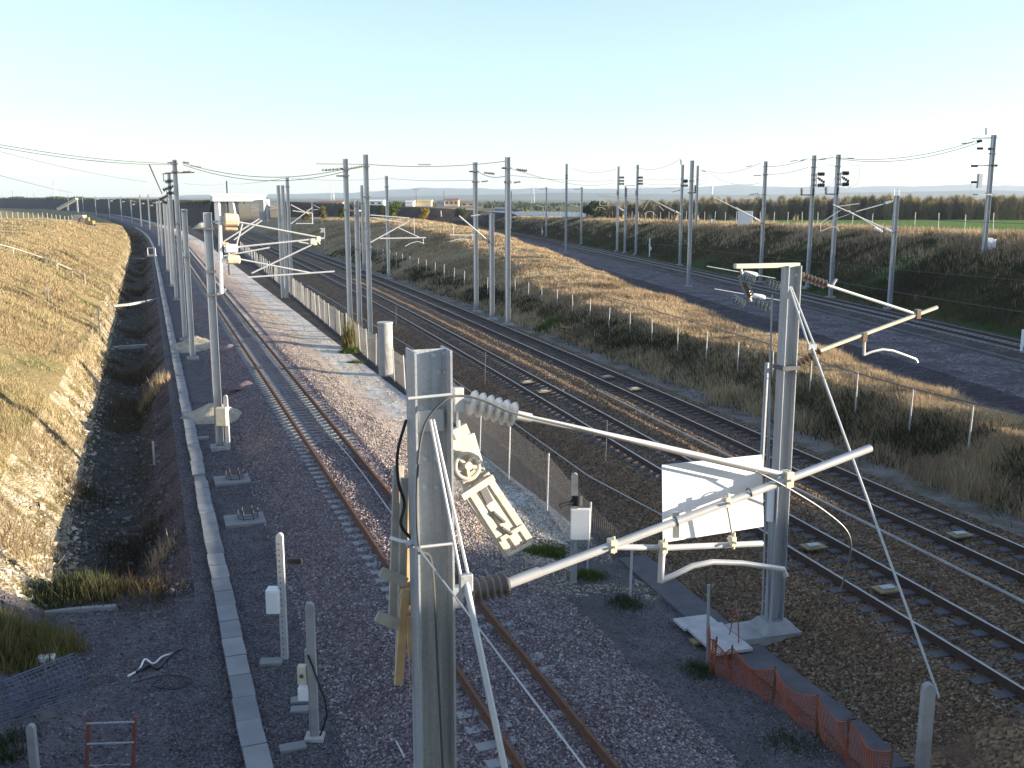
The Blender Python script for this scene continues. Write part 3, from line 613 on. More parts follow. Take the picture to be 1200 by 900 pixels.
# --- second left mast with folded cantilevers
m2 = mast('grey mast standing beside two folded cantilevers with wrapped insulators, left track', 258, 526, 249, uL, gL, bands=(268, 318, 345))
pvt = MB(); pvt.tube([mp(m2, 257.5, 252), mp(m2, 259.5, 344)], .07, 10); pvt.build('pivot_tube', 'white', m2.root, True)
for yb in (258, 343): arm(m2, (250, yb+2), (260, yb+1), .045, 'pivot_bracket', 'galv', n=6)
def wrapped(cx_, cy_, w_, h_, mat, off=0.):
    c = mp(m2, cx_, cy_, off); s = np.linalg.norm(mp(m2, cx_+w_/2, cy_)-mp(m2, cx_-w_/2, cy_)); h = h_/1180*np.dot(c-CAM, V(0, CP, -SP))
    b = MB(); b.tube([c-uL*s/2+ZZ*.03, c-uL*s*.4+ZZ*.02, c+uL*s*.42, c+uL*s/2], [h*.42, h*.52, h*.47, h*.36], 8); b.build('wrapped_insulator', mat, m2.root, bevel=.02)
wrapped(271, 258, 18, 15, 'card'); wrapped(271, 268.5, 15, 4, 'wood'); wrapped(271, 291.5, 15, 11, 'white'); wrapped(273.5, 304.5, 16, 11, 'card'); wrapped(264, 286, 8, 4, 'wood')
for a, b, r in (((281, 260.5), (373, 278), .036), ((278, 289.5), (380, 279), .038), ((280, 303.5), (365, 320), .032), ((295, 320), (367, 286), .034), ((290, 325), (392, 318), .036), ((350, 283.5), (370, 287), .03)):
    arm(m2, a, b, r)
for x, y in ((373, 280), (369, 284), (366, 283)): MB().box(mp(m2, x, y), .16, .12, .22, (uL, tL, ZZ)).build('tube_clamp', 'cream', m2.root, bevel=.01)
arm(m2, (371, 281), (375, 286), .03, 'drop_tube'); arm(m2, (268, 310), (269, 322), .05, 'prop', 'steel_dark')
arm(m2, (258, 344), (265, 338), .05, 'pivot_bracket', 'galv')
# --- further left masts
m3 = mast('slim grey left track mast with a ring clamp, behind a sand heap', 226, 421, 245, uL, gL, bands=(247, 301))
for a, b in (((262, 283), (304, 256)), ((274, 281), (307, 258)), ((258, 281), (270, 300)), ((284, 262), (276, 291)), ((262, 300), (316, 290))): arm(m3, a, b, .05)
m4 = mast('tallest dark mast on the left track, carrying wires on both sides', 217, 399, 187, uL, gL, bands=(192, 201, 262), found=True)
arm(m4, (193, 203), (228, 202), .045, 'crossarm', 'steel_dark')
for a, b in (((196, 191), (208, 190)), ((214, 190), (222, 191)), ((214, 201.5), (224, 201))): insul(m4, a, b, .1, 5, 'rubber')
m5 = mast('grey mast with black switchgear insulators, left of the tallest dark mast', 207, 352, 203, uL, gL)
arm(m5, (190, 204), (205, 202.5), .05, 'crossarm', 'steel_dark'); arm(m5, (191.5, 204), (192, 213), .05, 'crossarm', 'steel_dark')
for a, b in (((193.5, 213), (204, 212)), ((191, 223), (204, 218)), ((195, 226.5), (206, 226)), ((187, 234), (197, 229)), ((190, 236), (196, 238))): insul(m5, a, b, .22, 6, 'black', thick=.7, name='switch_insulator')
arm(m5, (204, 212), (206, 235), .08, 'switch_post', 'galv_light')
for i, (bx, by, ty, lb) in enumerate(((202, 336, 232, 'pale slim mast just left of the switchgear mast, left track'), (197, 318, 233, 'pale mast third from the end of the straight left row'),
                                       (191, 300, 235, 'pale mast second from the end of the straight left row'), (187, 289, 236, 'pale mast ending the straight left row before the curve'))):
    m = mast(lb, bx, by, ty, uL, gL, found=True, mat='galv_light'); arm(m, (bx-8, ty+2), (bx+5, ty+.5), .06, 'crossarm')
fm = [(176, 270, 228), (166, 265.5, 228), (155, 261.5, 234), (143, 259, 230), (129, 256.5, 231), (113, 253.5, 230), (98, 249.8, 229), (81, 247.6, 228), (61, 245.2, 227), (41, 243.2, 226), (23, 241.8, 229), (3, 240.6, 228)]
ords = ['rightmost', 'second from right', 'third from right', 'fourth from right', 'fifth from right', 'sixth from right', 'seventh from right', 'fifth from left', 'fourth from left', 'third from left', 'second from left', 'leftmost']
for (bx, by, ty), od in zip(fm, ords):
    p = on_z(bx, by, -.6)
    m = mast(f'small distant mast on the far left curve, {od} of its row', bx, by, ty, uL, gF, base=p, found=False, mat='galv_light', size=.36)
    if bx > 90:
        MB().discs(mp(m, bx, (ty+by)/2-8), mp(m, bx+3, (ty+by)/2-8.4), .3, 3).build('insulator', 'porcelain', m.root); arm(m, (bx-1, ty+1), (bx+5, ty+3), .05, 'crossarm')
# --- main line masts (left side)
ma = mast('tall dark mast left of the main tracks, left one of the pair', 411, 399, 186, uM, gM, bands=(199, 206, 246))
mb_ = mast('tallest mast of the pair left of the main tracks, beside its neighbour', 434, 396, 181, uM, gM, bands=(195, 231))
mc = mast('short mast between the tall pair left of the main tracks', 422, 399, 235, uM, gM, bands=(241, 252, 291))
md = mast('slim mast behind the tall pair, farther along the main tracks', 426.5, 318, 217, uM, gM, bands=(238,))
arm(ma, (405, 247), (423, 247), .06, 'crossarm', 'cream')
for a, b in (((377, 199.5), (402, 197.5)), ((408, 198), (426, 194.5)), ((394, 206), (405, 206.5))): insul(ma, a, b, .09, 6, 'rubber')
for a, b, r in (((434, 284), (479, 259), .05), ((445, 279.5), (499, 278.6), .05), ((467, 267), (491, 278), .035), ((434, 252), (480, 255.5), .035), ((436, 255), (472, 261), .03), ((496, 279), (496, 286), .025), ((485, 255), (485.5, 274), .02)):
    arm(mc, a, b, r)
MB().tube([mp(mc, x, y) for x, y in ((475, 288.5), (481, 285), (489, 283), (497, 285))], .03, 8).build('steady_arm', 'galv_light', mc.root, True)
arm(mb_, (370, 192), (430, 192.5), .02, 'wire_arm', 'wire'); 
mg1 = mast('tallest of three masts clustered left of the main tracks', 342, 346, 208, uM, gM, bands=(219,), found=False)
mg2 = mast('left one of three masts clustered left of the main tracks', 331.5, 349, 217, uM, gM, found=False)
mg3 = mast('middle one of three masts clustered left of the main tracks', 336.5, 349, 217, uM, gM, found=False)
for a, b in (((341, 240), (362, 251)), ((341, 262), (366, 243)), ((343, 247), (366, 250)), ((347, 262), (368, 262)), ((366, 250), (366, 262))): arm(mg1, a, b, .05)
mf = mast('lone tall dark mast in front of the pale bridge opening', 268, 266, 212, uM, gM, base=on_z(268, 263, -.3), found=False, mat='steel_dark', size=.4)
for bx, by, ty, lb in ((294, 256, 238, 'short mast standing in the pale bridge opening'), (314, 266, 236, 'short mast just right of the pale bridge'), (367, 277, 237, 'short mast between the cluster of three and the small sign')):
    m = mast(lb, bx, by, ty, uM, gM, found=False, base=on_z(bx, by, -.2)); arm(m, (bx, ty+3), (bx+10, ty+8), .05); arm(m, (bx, ty+9), (bx+10, ty+8), .05)
# right side of main line
me1 = mast('tall mast on the right of the main tracks, left one of three', 558, 366, 190, uM, gM, bands=(201, 213))
me2 = mast('short mast between two tall ones on the right of the main tracks', 576.5, 375, 250, uM, gM, bands=(284,))
me3 = mast('tallest mast on the right of the main tracks, right one of three', 595, 381, 184, uM, gM, bands=(197, 213))
me4 = mast('lone tall mast before the dark slope, right of the main tracks', 455.5, 327, 206, uM, gM, bands=(219,))
for a, b, r in (((575, 284.5), (538, 253), .05), ((527, 275.5), (556, 275.5), .045), ((554, 275.5), (554, 282), .03), ((574, 250), (552, 253), .04), ((531.5, 264), (531.5, 275), .03)): arm(me2, a, b, r)
MB().tube([mp(me2, x, y) for x, y in ((527, 283), (535, 280.5), (543, 280), (550, 281))], .03, 8).build('steady_arm', 'galv_light', me2.root, True)
insul(me2, (575, 284.5), (565, 279), .1, 5); insul(me2, (575, 250), (563, 250.5), .1, 5)
for m, y1, y2, x in ((me1, 201, 213, 556), (me3, 197, 214, 594)):
    arm(m, (x-6, y1), (x+5, y1), .06, 'crossarm', 'steel_dark'); arm(m, (x-3, y2), (x+6, y2), .06, 'crossarm')
    insul(m, (x+11, y1+1.5), (x+24, y1+3), .1, 6, 'rubber'); insul(m, (x+8, y2), (x+16, y2-1), .08, 5, 'rubber')
# --- second main mast (right foreground)
mm = mast('large grey mast right of the white board, with a cream bracket on top', 906, 742, 311, uM, gM, bands=(430,))
MB().beam(mp(mm, 861, 312), mp(mm, 936, 310.5), .12, .1).build('top_bracket', 'cream', mm.root, bevel=.01)
fb = MB(); fb.box(mm.P+V(-.25, 0, .02), 1.5, .9, .24, (uM, mm.t, ZZ)); fb.add([tuple(mm.P+uM*a*s+mm.t*b*s+ZZ*z) for z, s in ((.14, 1), (.36, .62)) for a, b in ((-.45, -.42), (.45, -.42), (.45, .42), (-.45, .42))], [(0, 1, 5, 4), (1, 2, 6, 5), (2, 3, 7, 6), (3, 0, 4, 7), (4, 5, 6, 7)]); fb.build('foundation', 'concrete_grey', mm.root, bevel=.02)
insul(mm, (938, 323), (969, 334), .1, 7, 'brown_ins', core=.4); arm(mm, (932, 322), (940, 324), .04, 'tube_socket', 'cream'); arm(mm, (968, 334), (1076, 369), .035); arm(mm, (975, 335), (980, 327), .03, 'horn')
insul(mm, (930, 430), (962, 410), .09, 7, 'brown_ins', core=.45); arm(mm, (922, 434), (932, 429), .05, 'tube_socket', 'cream'); arm(mm, (960, 411), (1098, 360), .048, mat='cream'); arm(mm, (960, 411), (975, 405), .03)
arm(mm, (1013, 394), (1012.5, 416), .035, 'drop_tube', 'cream'); MB().tube([mp(mm, x, y) for x, y in ((1012, 416), (1022, 412), (1034, 409.5), (1046, 411), (1060, 416), (1073, 421), (1075, 425))], .03, 8).build('steady_arm', 'galv_light', mm.root, True)
for x, y in ((1075, 368), (1012, 395)): MB().box(mp(mm, x, y), .12, .12, .22, (uM, mm.t, ZZ)).build('tube_clamp', 'brown_ins', mm.root, bevel=.01)
g_ = ground(1101, 818); a_ = mp(mm, 926, 336, -.1); j_ = a_+(g_-a_)*.16
for dx in (-.07, .07): MB().tube([a_+uM*dx*.3, j_+uM*dx], .022, 8).build('stay_rod', 'galv_light', mm.root, True)
MB().box(j_, .2, .06, .12, (uM, mm.t, ZZ)).build('stay_joint', 'galv', mm.root); MB().tube([j_, g_], .026, 8).build('stay_rod', 'galv_light', mm.root, True)
for xa, ya, xb, yb, r in ((905, 345, 893, 724, .02), (902, 425, 900, 728, .022), (899, 425, 892, 555, .05)): arm(mm, (xa, ya), (xb, yb), r, 'weight_rod', 'galv', off=.0)
MB().tube([mp(mm, 903, 574), mp(mm, 901.5, 610)], .1, 12).build('counterweight', 'white', mm.root, True); insul(mm, (869, 322), (879, 348), .1, 8, 'brown_ins', core=.5); arm(mm, (868, 314), (870, 323), .03, 'link', 'cream'); arm(mm, (878, 347), (880, 353), .03, 'link', 'cream')
# glass disc strings on the line wires behind it
for i, (x0, y0, x1, y1) in enumerate(((871, 324, 883, 329), (897, 331, 913, 336), (858, 350, 871, 357), (884, 354, 902, 361))):
    d = MB(); a = mp(mm, x0, y0, -.3); b = mp(mm, x1, y1, -.3)
    for k in range(4):
        c = a+(b-a)*(k+.5)/4; d.ring(c, unit(b-a), .1, .014, 18, 5); d.ring(c, unit(b-a), .045, .02, 12, 5)
    d.tube([a, b], .02, 6); d.build('glass_insulator', 'glass', mm.root, True)
# --- far right line
def crestbase(bx, yv, off): x = float(Cx(yv))+off; return V(x, yv, gz(x, yv))
for bx, by, ty, lb, bands in ((663, 297, 192, 'tall mast on near side of the far right track, left of two', (206, 209)), (806.5, 336, 188, 'tall mast on near side of the far right track, right of two', (212, 226))):
    m = mast(lb, bx, by, ty, uC, gC, bands=bands)
    if bx > 700:
        arm(m, (798, 217.5), (806, 217.5), .12, 'crossarm', 'steel_dark'); arm(m, (806, 226), (815, 226), .06, 'crossarm', 'steel_dark'); insul(m, (815, 226), (815, 217), .2, 5, 'black'); insul(m, (801, 212.5), (806, 212), .2, 4, 'black')
cm = {}
for bx, by, ty, lb, bands in ((599, 268, 224, 'short mast on the far right track, partly behind the tallest mast', ()), (640, 277, 219, 'short mast on far side of right track, beside a white marker', ()), (681, 286, 219, 'short mast on far side of right track, alone before the dark slope', (275,)),
                             (723, 294, 195, 'tall pale mast left of the middle trio on the far right track', ()), (732, 296, 220, 'short mast in the middle trio on the far right track', (230,)), (745, 298, 193, 'tall mast on the right of the middle trio on the far right track', ()),
                             (796.5, 311, 193, 'tall mast with a small insulator on its top, far right track', (217,)), (891, 331, 189, 'tall mast right of the white cabinet, far right track', (205, 228, 262)),
                             (946, 337, 182, 'left one of two tall masts with switchgear, far right track', (196,)), (973, 349, 181, 'right one of two tall masts with switchgear, far right track', (195,)), (1042, 362, 229, 'short mast with splayed cantilevers at right, far right track', (272,))):
    cm[bx] = mast(lb, bx, by, ty, uC, gC, bands=bands, mat='galv_light' if bx in (723,) else 'galv')
m = cm[796.5]; insul(m, (798, 193), (798, 187), .14, 4, 'black')
for key, x in ((723, 722.5), (745, 744.5)):
    m = cm[key]
    for dy in (208, 212, 215.5): insul(m, (x+3, dy), (x+9, dy), .22, 4, 'black', thick=.7, name='switch_insulator')
    insul(m, (x+1, 229), (x+1, 223), .18, 4, 'black')
arm(cm[745], (733, 217.5), (744, 217.5), .06, 'crossarm', 'galv_light'); insul(cm[732], (733, 231), (733, 218), .18, 7, 'black')
for key, x, y in ((946, 947.5, 0), (973, 976, -1)):
    m = cm[key]
    for dy in (204, 217): insul(m, (x+11, dy+y), (x+19, dy+y), .2, 4, 'black', thick=.7, name='switch_insulator')
    insul(m, (x+10, 208+y), (x+19, 214+y), .16, 4, 'black', thick=.7, name='switch_insulator'); arm(m, (x+10, 203+y), (x+9.5, 219+y), .12, 'switch_frame', 'white')
    for dy in (205, 211, 217): insul(m, (x+3, dy+y), (x+9, dy+y), .1, 3, 'rubber')
    arm(m, (x-9, 228.5+y), (x+6, 228.5+y), .05, 'crossarm', 'steel_dark')
    for xx in (x-8, x+6): insul(m, (xx, 228.5+y), (xx, 220.5+y), .17, 5, 'black')
    MB().tube([mp(m, x+20, 193), mp(m, x+31, 194), mp(m, x+31.5, 206), mp(m, x+28, 216), mp(m, x+18, 220)], .02, 6).build('jumper_wire', 'wire', m.root, True)
m = cm[1042]
for a, b, r in (((1046, 272), (976, 240), .055), ((1033, 270), (994, 247), .05), ((1003, 248), (1046, 236), .05), ((981, 242), (1007, 238.6), .04), ((962, 261), (985, 246), .035), ((1006, 247), (967, 261), .02)): arm(m, a, b, r)
MB().tube([mp(m, x, y) for x, y in ((961.5, 261), (961.5, 271), (967, 269), (973, 266), (980, 266), (983, 271))], .03, 8).build('steady_arm', 'cream', m.root, True)
insul(m, (1037, 267.5), (1046, 272), .14, 5, 'white', thick=.8); insul(m, (1025, 267), (1034, 271.5), .13, 5, 'white', thick=.8); insul(m, (1037, 238), (1046, 235), .13, 5, 'white', thick=.8)
insul(m, (1026, 236), (1046, 234), .08, 6, 'black'); MB().tube([mp(m, 1051, 277), mp(m, 1044, 291), mp(m, 1047, 319)], .04, 8).build('spare_tube', 'cream', m.root, True)
MB().tube([mp(m, 1048, 234), mp(m, 1048, 222), mp(m, 1054, 222), mp(m, 1053, 230)], .025, 6).build('horn', 'wire_pale', m.root, True)
m = cm[891]
for a, b, r in (((891, 259), (838, 232), .055), ((886, 256), (862, 243), .05), ((891, 228), (872, 231), .04)): arm(m, a, b, r)
insul(m, (884, 255.5), (892, 260), .14, 5, 'white', thick=.8); insul(m, (878, 228.5), (889, 226.5), .08, 5, 'rubber'); insul(m, (883, 205.5), (892, 205.5), .08, 4, 'rubber')
m = cm[796.5]
for a, b, r in (((798, 251), (762, 233), .055), ((790, 248), (775, 240), .04), ((762, 233), (754, 246), .03), ((772, 241), (778, 247), .03)): arm(m, a, b, r)
insul(m, (792, 248), (798, 251), .14, 5, 'white', thick=.8); insul(m, (788, 225), (797, 223), .08, 5, 'rubber')
MB().tube([mp(m, x, y) for x, y in ((755, 251), (759, 248), (764, 248), (768, 252))], .03, 6).build('steady_arm', 'cream', m.root, True)
m = cm[732]
for a, b, r in (((731, 247), (709, 231), .05), ((727, 242), (703, 234), .04), ((703, 234), (703, 241), .03), ((703, 241), (722, 241), .03)): arm(m, a, b, r)
MB().tube([mp(m, x, y) for x, y in ((697, 247), (700, 243), (706, 243), (710, 246))], .03, 6).build('steady_arm', 'cream', m.root, True); insul(m, (724, 243), (731, 247), .14, 5, 'white', thick=.8)
for key, x in ((640, 640), (681, 681)):
    arm(cm[key], (x-12, 240), (x-1, 243), .05); arm(cm[key], (x-8, 222), (x, 221), .05, 'crossarm', 'steel_dark')
# crest masts
mk = mast('tall mast on top of the cutting, left of the white cabinet', 829, 266, 194, uC, gC, base=crestbase(829, 168, 16), bands=(210,))
insul(mk, (822, 200), (828, 201), .12, 4, 'rubber'); MB().tube([mp(mk, 834.5, 218), mp(mk, 834, 227)], .16, 8).build('white_box', 'white', mk.root); MB().box(mp(mk, 834.5, 260), .35, .3, .9, (uC, tC, ZZ)).build('white_box', 'white', mk.root)
pk_ = None
for yv in np.arange(70, 130, .5):
    p = crestbase(0, yv, 14.2); x = 600+F*p[0]/(p[1]*CP+(CZ-p[2])*SP)
    if x > 1149: pk_ = p
mr = mast('tall switch mast with many crossarms on the cutting top at far right', 1149, 298, 158, uC, gC, base=pk_, bands=(180, 227), name='switch_mast')
for y, xa, xb in ((162, 1139, 1170), (194, 1138, 1169)): arm(mr, (xa, y), (xb, y-.5), .045, 'crossarm', 'galv')
for a, b in (((1145, 174), (1152, 174)), ((1158, 174.5), (1164, 174.5)), ((1138, 194.5), (1146, 194.5)), ((1161, 194), (1169, 194)), ((1138, 213.5), (1146, 213.5)), ((1155.5, 158), (1155.5, 150)), ((1145, 166), (1151, 165))): insul(mr, a, b, .11, 5, 'black')
MB().box(mp(mr, 1148, 212, -.25), .35, .3, 1.2, (uC, tC, ZZ)).build('switch_box', 'galv', mr.root); MB().box(mp(mr, 1151, 228), 1.25, .8, .12, (uC, tC, ZZ)).build('platform', 'galv', mr.root)
for pts in (((1137, 220), (1140, 204), (1135, 199)), ((1162, 200), (1164, 205), (1164, 214)), ((1171, 200), (1176, 206), (1173, 215)), ((1139, 195), (1138, 181), (1146, 180)), ((1170, 193), (1170, 181), (1160, 181)), ((1146, 160), (1150, 149), (1151, 147)), ((1156, 150), (1164, 150), (1164, 160))):
    MB().tube([mp(mr, *q) for q in pts], .014, 5).build('jumper_wire', 'wire_pale', mr.root, True)
for dx, dy, hh, lb in ((9, 289, 1.25, 'left one of two white cabinets at the foot of the switch mast'), (13.5, 291, 1.05, 'right one of two white cabinets at the foot of the switch mast')):
    c = mp(mr, 1149+dx, 296, .1); r = thing('control_cabinet', lb, 'cabinet', c, 'white cabinets by the switch mast')
    MB().box(c+ZZ*.6, .42, .35, hh, (uC, tC, ZZ)).build('body', 'white', r, bevel=.02); MB().box(c+ZZ*(.6+hh/2+.02), .48, .41, .05, (uC, tC, ZZ)).build('lid', 'white', r)
    MB().box(c+ZZ*-.15, .1, .1, .5, (uC, tC, ZZ)).build('post', 'galv', r)
# ------------------------------------------------------------------ WIRES
def wire(label, pts, sag=.3, r=.02, mat='wire', group='overhead wires'):
    out = []
    for a, b in zip(pts[:-1], pts[1:]):
        a = np.asarray(a, float); b = np.asarray(b, float)
        out += [a+(b-a)*t-ZZ*sag*4*t*(1-t) for t in np.linspace(0, 1, 13)[:-1]]
    out.append(np.asarray(pts[-1], float))
    mb = MB(); mb.tube(out, r, 5); return tag(mb.build('overhead_wire', mat, None, True), label, 'wire', group)
def splice(m, a, b, r=.06): insul(m, a, b, r, 6, 'rubber', name='line_insulator')
P4 = lambda x, y: mp(m4, x, y)
wire('upper of three wires entering at the left edge to the tallest dark mast', [at_y(-25, 165, 52), P4(205, 191.5)], .25, .021)
wire('middle of three wires entering at the left edge to the tallest dark mast', [at_y(-25, 168, 54), P4(205, 193)], .3, .021)
wire('low wire at the left edge sinking to the small masts on the hill', [at_y(-25, 199, 60), at_y(85, 226, 180)], .1, .021)
wire('thin faint wire from upper left to the foot of the left sky', [at_y(-25, 171, 75), at_y(172, 213, 130)], .3, .02)
wire('upper wire from the tallest dark mast across to the tall pair', [P4(214, 191), mp(ma, 404, 198)], .75, .021)
wire('lower wire from the tallest dark mast across to the tall pair', [P4(214, 193), mp(ma, 404, 201)], .85, .021)
wire('slack strut wire leaning from the wires down to the switchgear mast', [P4(175, 193), mp(m5, 190, 227)], .02, .05)
wire('short wire joining the tall pair of masts', [mp(ma, 408, 198), mp(mb_, 428, 194.5)], .05, .021)
wire('long level wire from the tall pair to the three right hand masts', [mp(mb_, 430, 192.5), mp(me3, 592, 189)], .25, .022)
wire('thin wire behind from lone bridge mast to the cluster of three', [at_y(215, 215, 160), mp(mf, 266, 215), mp(mg1, 339, 208)], .4, .025)
wire('thin wire from the cluster of three to the lone tall mast', [mp(mg1, 341, 209), mp(me4, 453, 209)], .2, .02)
wire('thin wire right of the lone tall mast before the dark slope', [mp(me4, 456, 209), mp(me1, 556, 211)], .15, .018)
wire('upper wire between the three masts and the far right track', [mp(me1, 560, 201), mp(me3, 596, 205), mp(cm[723], 722, 211)], .3, .025)
wire('lower wire between the tallest right mast and the far right track', [mp(me3, 597, 197), mp(cm[723], 722, 213)], .9, .025)
cq = lambda k, x, y: mp(cm[k], x, y)
wire('slack wire linking middle trio to the mast with top insulator', [mp(cm[745], 745, 196), cq(796.5, 798, 186)], .8, .022)
wire('slack wire from the trio left mast to the near side mast', [at_y(668, 196, 200), cq(723, 722, 198)], .8, .022)
wire('upper of three wires from middle trio to the crest mast', [cq(745, 746, 209), mp(mk, 829, 203)], .6, .022)
wire('middle of three wires from middle trio to the crest mast', [cq(745, 746, 214), mp(mk, 829, 210)], .6, .022)
wire('lower of three wires from middle trio to the crest mast', [cq(745, 746, 218), mp(mk, 829, 214)], .6, .022)
wire('upper wire from the crest mast to the tall mast by the cabinet', [mp(mk, 831, 201), cq(891, 892, 191)], .6, .024)
wire('sagging wire from the crest mast down to the tall mast by the cabinet', [mp(mk, 831, 202), cq(891, 889, 215)], .8, .022)
wire('upper wire from the cabinet mast to the twin switchgear masts', [cq(891, 894, 195), cq(946, 947, 186)], .25, .024)
wire('lower wire from the cabinet mast to the twin switchgear masts', [cq(891, 894, 204), cq(946, 947, 196)], .25, .022)
wire('short double wire between the twin switchgear masts', [cq(946, 950, 187), cq(973, 977, 184)], .12, .03)
wire('upper long wire from the twin masts to the switch mast', [cq(973, 979, 184.5), mp(mr, 1150, 163)], .75, .024)
wire('lower long wire from the twin masts to the switch mast', [cq(973, 979, 185.5), mp(mr, 1150, 166)], .85, .024)
for mm_, a, b in ((m4, (223, 194), (236, 196)), (ma, (381, 200), (398, 198)), (mb_, (490, 192.8), (505, 192.8)), (me3, (607, 199), (616, 201)), (me1, (568, 202), (579, 203)), (cm[891], (874, 195.5), (881, 194)), (cm[946], (926, 189), (935, 188)), (cm[946], (938, 188), (944, 187)), (cm[973], (960, 187), (968, 185.5)), (cm[973], (993, 185.5), (1001, 185.5)), (mr, (1127, 168.5), (1133, 167.5)), (mr, (1134, 168), (1141, 166))):
    splice(mm_, a, b)
# contact and feeder wires low over the grassy mound
wire('upper dark wire crossing over the grassy mound to the cream bracket', [at_y(600, 300, 105), at_y(890, 349, 32), mp(mm, 905, 352)], .1, .014)
wire('lower dark wire crossing over the grassy mound at mid height', [at_y(560, 300, 100), at_y(905, 404, 26), at_y(1200, 486, 15)], .1, .012)
wire('long straight wire across the dark cutting at right', [at_y(770, 286, 90), at_y(1230, 331, 46)], .15, .012)
wire('dark level wire in front of the crop field and wood', [at_y(700, 229, 130), at_y(960, 243, 80), at_y(1230, 262, 55)], .3, .014)
wire('lower straight wire across the cutting above the far right rails', [at_y(930, 320, 70), at_y(1230, 370, 40)], .1, .012)
for x, y, yv, lb in ((880, 321, 32.2, 'upper of two white capsule insulators left of the cream bracket'), (889, 347.5, 32, 'lower of two white capsule insulators left of the cream bracket')):
    a = at_y(x-9, y-1.5, yv); b = at_y(x+8, y+1.5, yv); mb = MB()
    mb.tube([a, a+(b-a)*.06, a+(b-a)*.2, a+(b-a)*.8, a+(b-a)*.94, b], [.02, .07, .085, .085, .07, .02], 10); mb.tube([a-(b-a)*2.5, a], .012, 5); mb.tube([b, b+(b-a)*1.2], .012, 5)
    tag(mb.build('capsule_insulator', 'white', None, True), lb, 'insulator')
# ------------------------------------------------------------------ FENCES
def fence(label, pts, hts, r, mat, mesh=None, name='wire_fence', tilt=.03, cat='fence', wires=0):
    tilt = max(tilt, .05)
    f = thing(name, label, cat, pts[0]); tops = []
    for p, h in zip(pts, hts):
        t = V(random.uniform(-tilt, tilt), random.uniform(-tilt, tilt), 1)*h
        MB().tube([p-ZZ*.15, p+t], r, 6).build('post', mat, f, True); tops.append(p+t)
    if wires:
        w_ = MB()
        for k in range(wires):
            for i in range(len(pts)-1):
                s = (k+.9)/(wires); w_.tube([pts[i]*(1-s)+tops[i]*s, pts[i+1]*(1-s)+tops[i+1]*s], .006, 4, False)
        w_.build('line_wire', 'wire', f)
    if mesh:
        w_ = MB(); dv, dh, rr, cnt = mesh
        for i in range(min(cnt, len(pts)-1)):
            a0, a1, b0, b1 = pts[i], pts[i]*.04+tops[i]*.96, pts[i+1], pts[i+1]*.04+tops[i+1]*.96
            n = max(2, int(np.linalg.norm(b0-a0)/dv))
            for k in range(n): w_.tube([a0+(b0-a0)*k/n, a1+(b1-a1)*k/n], rr, 4, False)
            m_ = max(2, int(np.linalg.norm(a1-a0)/dh))
            for k in range(m_+1): w_.tube([a0+(a1-a0)*k/m_, b0+(b1-b0)*k/m_], rr, 4, False)
        w_.build('mesh_panel', 'steel_dark', f)
    return f
fp = [ground(x, y) for x, y in ((738, 705), (688, 667), (641, 603), (596, 566), (562, 533), (530, 498), (494, 470))]
ht = [z_at(p, yt)-p[2] for p, yt in zip(fp, (634, 588, 531, 496, 483, 443, 427))]
cq_ = np.polyfit([fp[-1][1]]+[ground(x, y)[1] for x, y in ((438.6, 431.5), (403, 399), (372, 370), (347, 350))], [fp[-1][0]]+[ground(x, y)[0] for x, y in ((438.6, 431.5), (403, 399), (372, 370), (347, 350))], 1)
yv = fp[-1][1]+2.6
while yv < 185:
    x = float(np.polyval(cq_, yv)); x = min(x, float(Ax(yv))-4.4) if yv > 60 else x
    fp.append(V(x, yv, gz(x, yv))); ht.append(random.uniform(1.85, 2.0)); yv += 2.6
fence('long wire mesh fence on pale posts between the white path and the main tracks', fp, ht, .035, 'galv_light', (.11, .16, .0045, 34))
x0 = ((1134.6, 526, 475), (1065, 508, 455.5), (1002, 486.6, 436), (948.6, 464, 423.5), (905, 449, 411), (864, 437, 400), (827, 426, 390), (794, 415, 383), (764, 402, 375), (738, 392, 368), (713, 386, 361), (691, 374, 354), (671.5, 368, 350), (653, 361, 345.5), (635, 356, 341), (619, 351, 338), (604, 346, 333))
fq = []; hq = []
q = V(18.1, 33.2, 0); q[2] = gz(q[0], q[1]); fq.append(q); hq.append(1.9)
for x, yb, yt in x0:
    p = ground(x, yb); fq.append(p); hq.append(max(1.5, z_at(p, yt)-p[2]))
yv = fq[-1][1]+3.8
while yv < 170:
    x = float(Bx(yv))+6.2; fq.append(V(x, yv, gz(x, yv))); hq.append(1.8); yv += 3.8
fence('wire fence of thin pale posts along the foot of the grassy mound', fq, hq, .034, 'concrete', None, wires=4)
fq = []
for yv in np.arange(60, 330, 4.9):
    x = float(Cx(yv))+24.5; fq.append(V(x, yv, gz(x, yv)))
fence('line of pale posts along the top of the right cutting beside the crop field', fq, [random.uniform(1.95, 2.1) for _ in fq], .05, 'concrete', None, wires=3)
fq = []
for s in np.linspace(0, 1, 26):
    x = -90+(-100+90)*s-0; yv = 165+(238-165)*s; fq.append(V(x, yv, gz(x, yv)))
fence('row of short pale posts on the crest of the left hillside', fq, [random.uniform(1.3, 1.5) for _ in fq], .06, 'wood_grey', None, wires=2)
hp = [ground(x, y) for x, y in ((-6, 296), (16, 301), (50, 312), (68, 319), (85, 326), (100, 333))]
f = thing('hillside_rail', 'low pale rail on short posts running down the left hillside', 'rail', hp[0])
for p in hp: MB().tube([p-ZZ*.1, p+ZZ*.85], .04, 6).build('post', 'wood_grey', f)
tb = MB(); tb.tube([p+ZZ*.85 for p in hp], .05, 6); tb.build('rail', 'wood_grey', f)
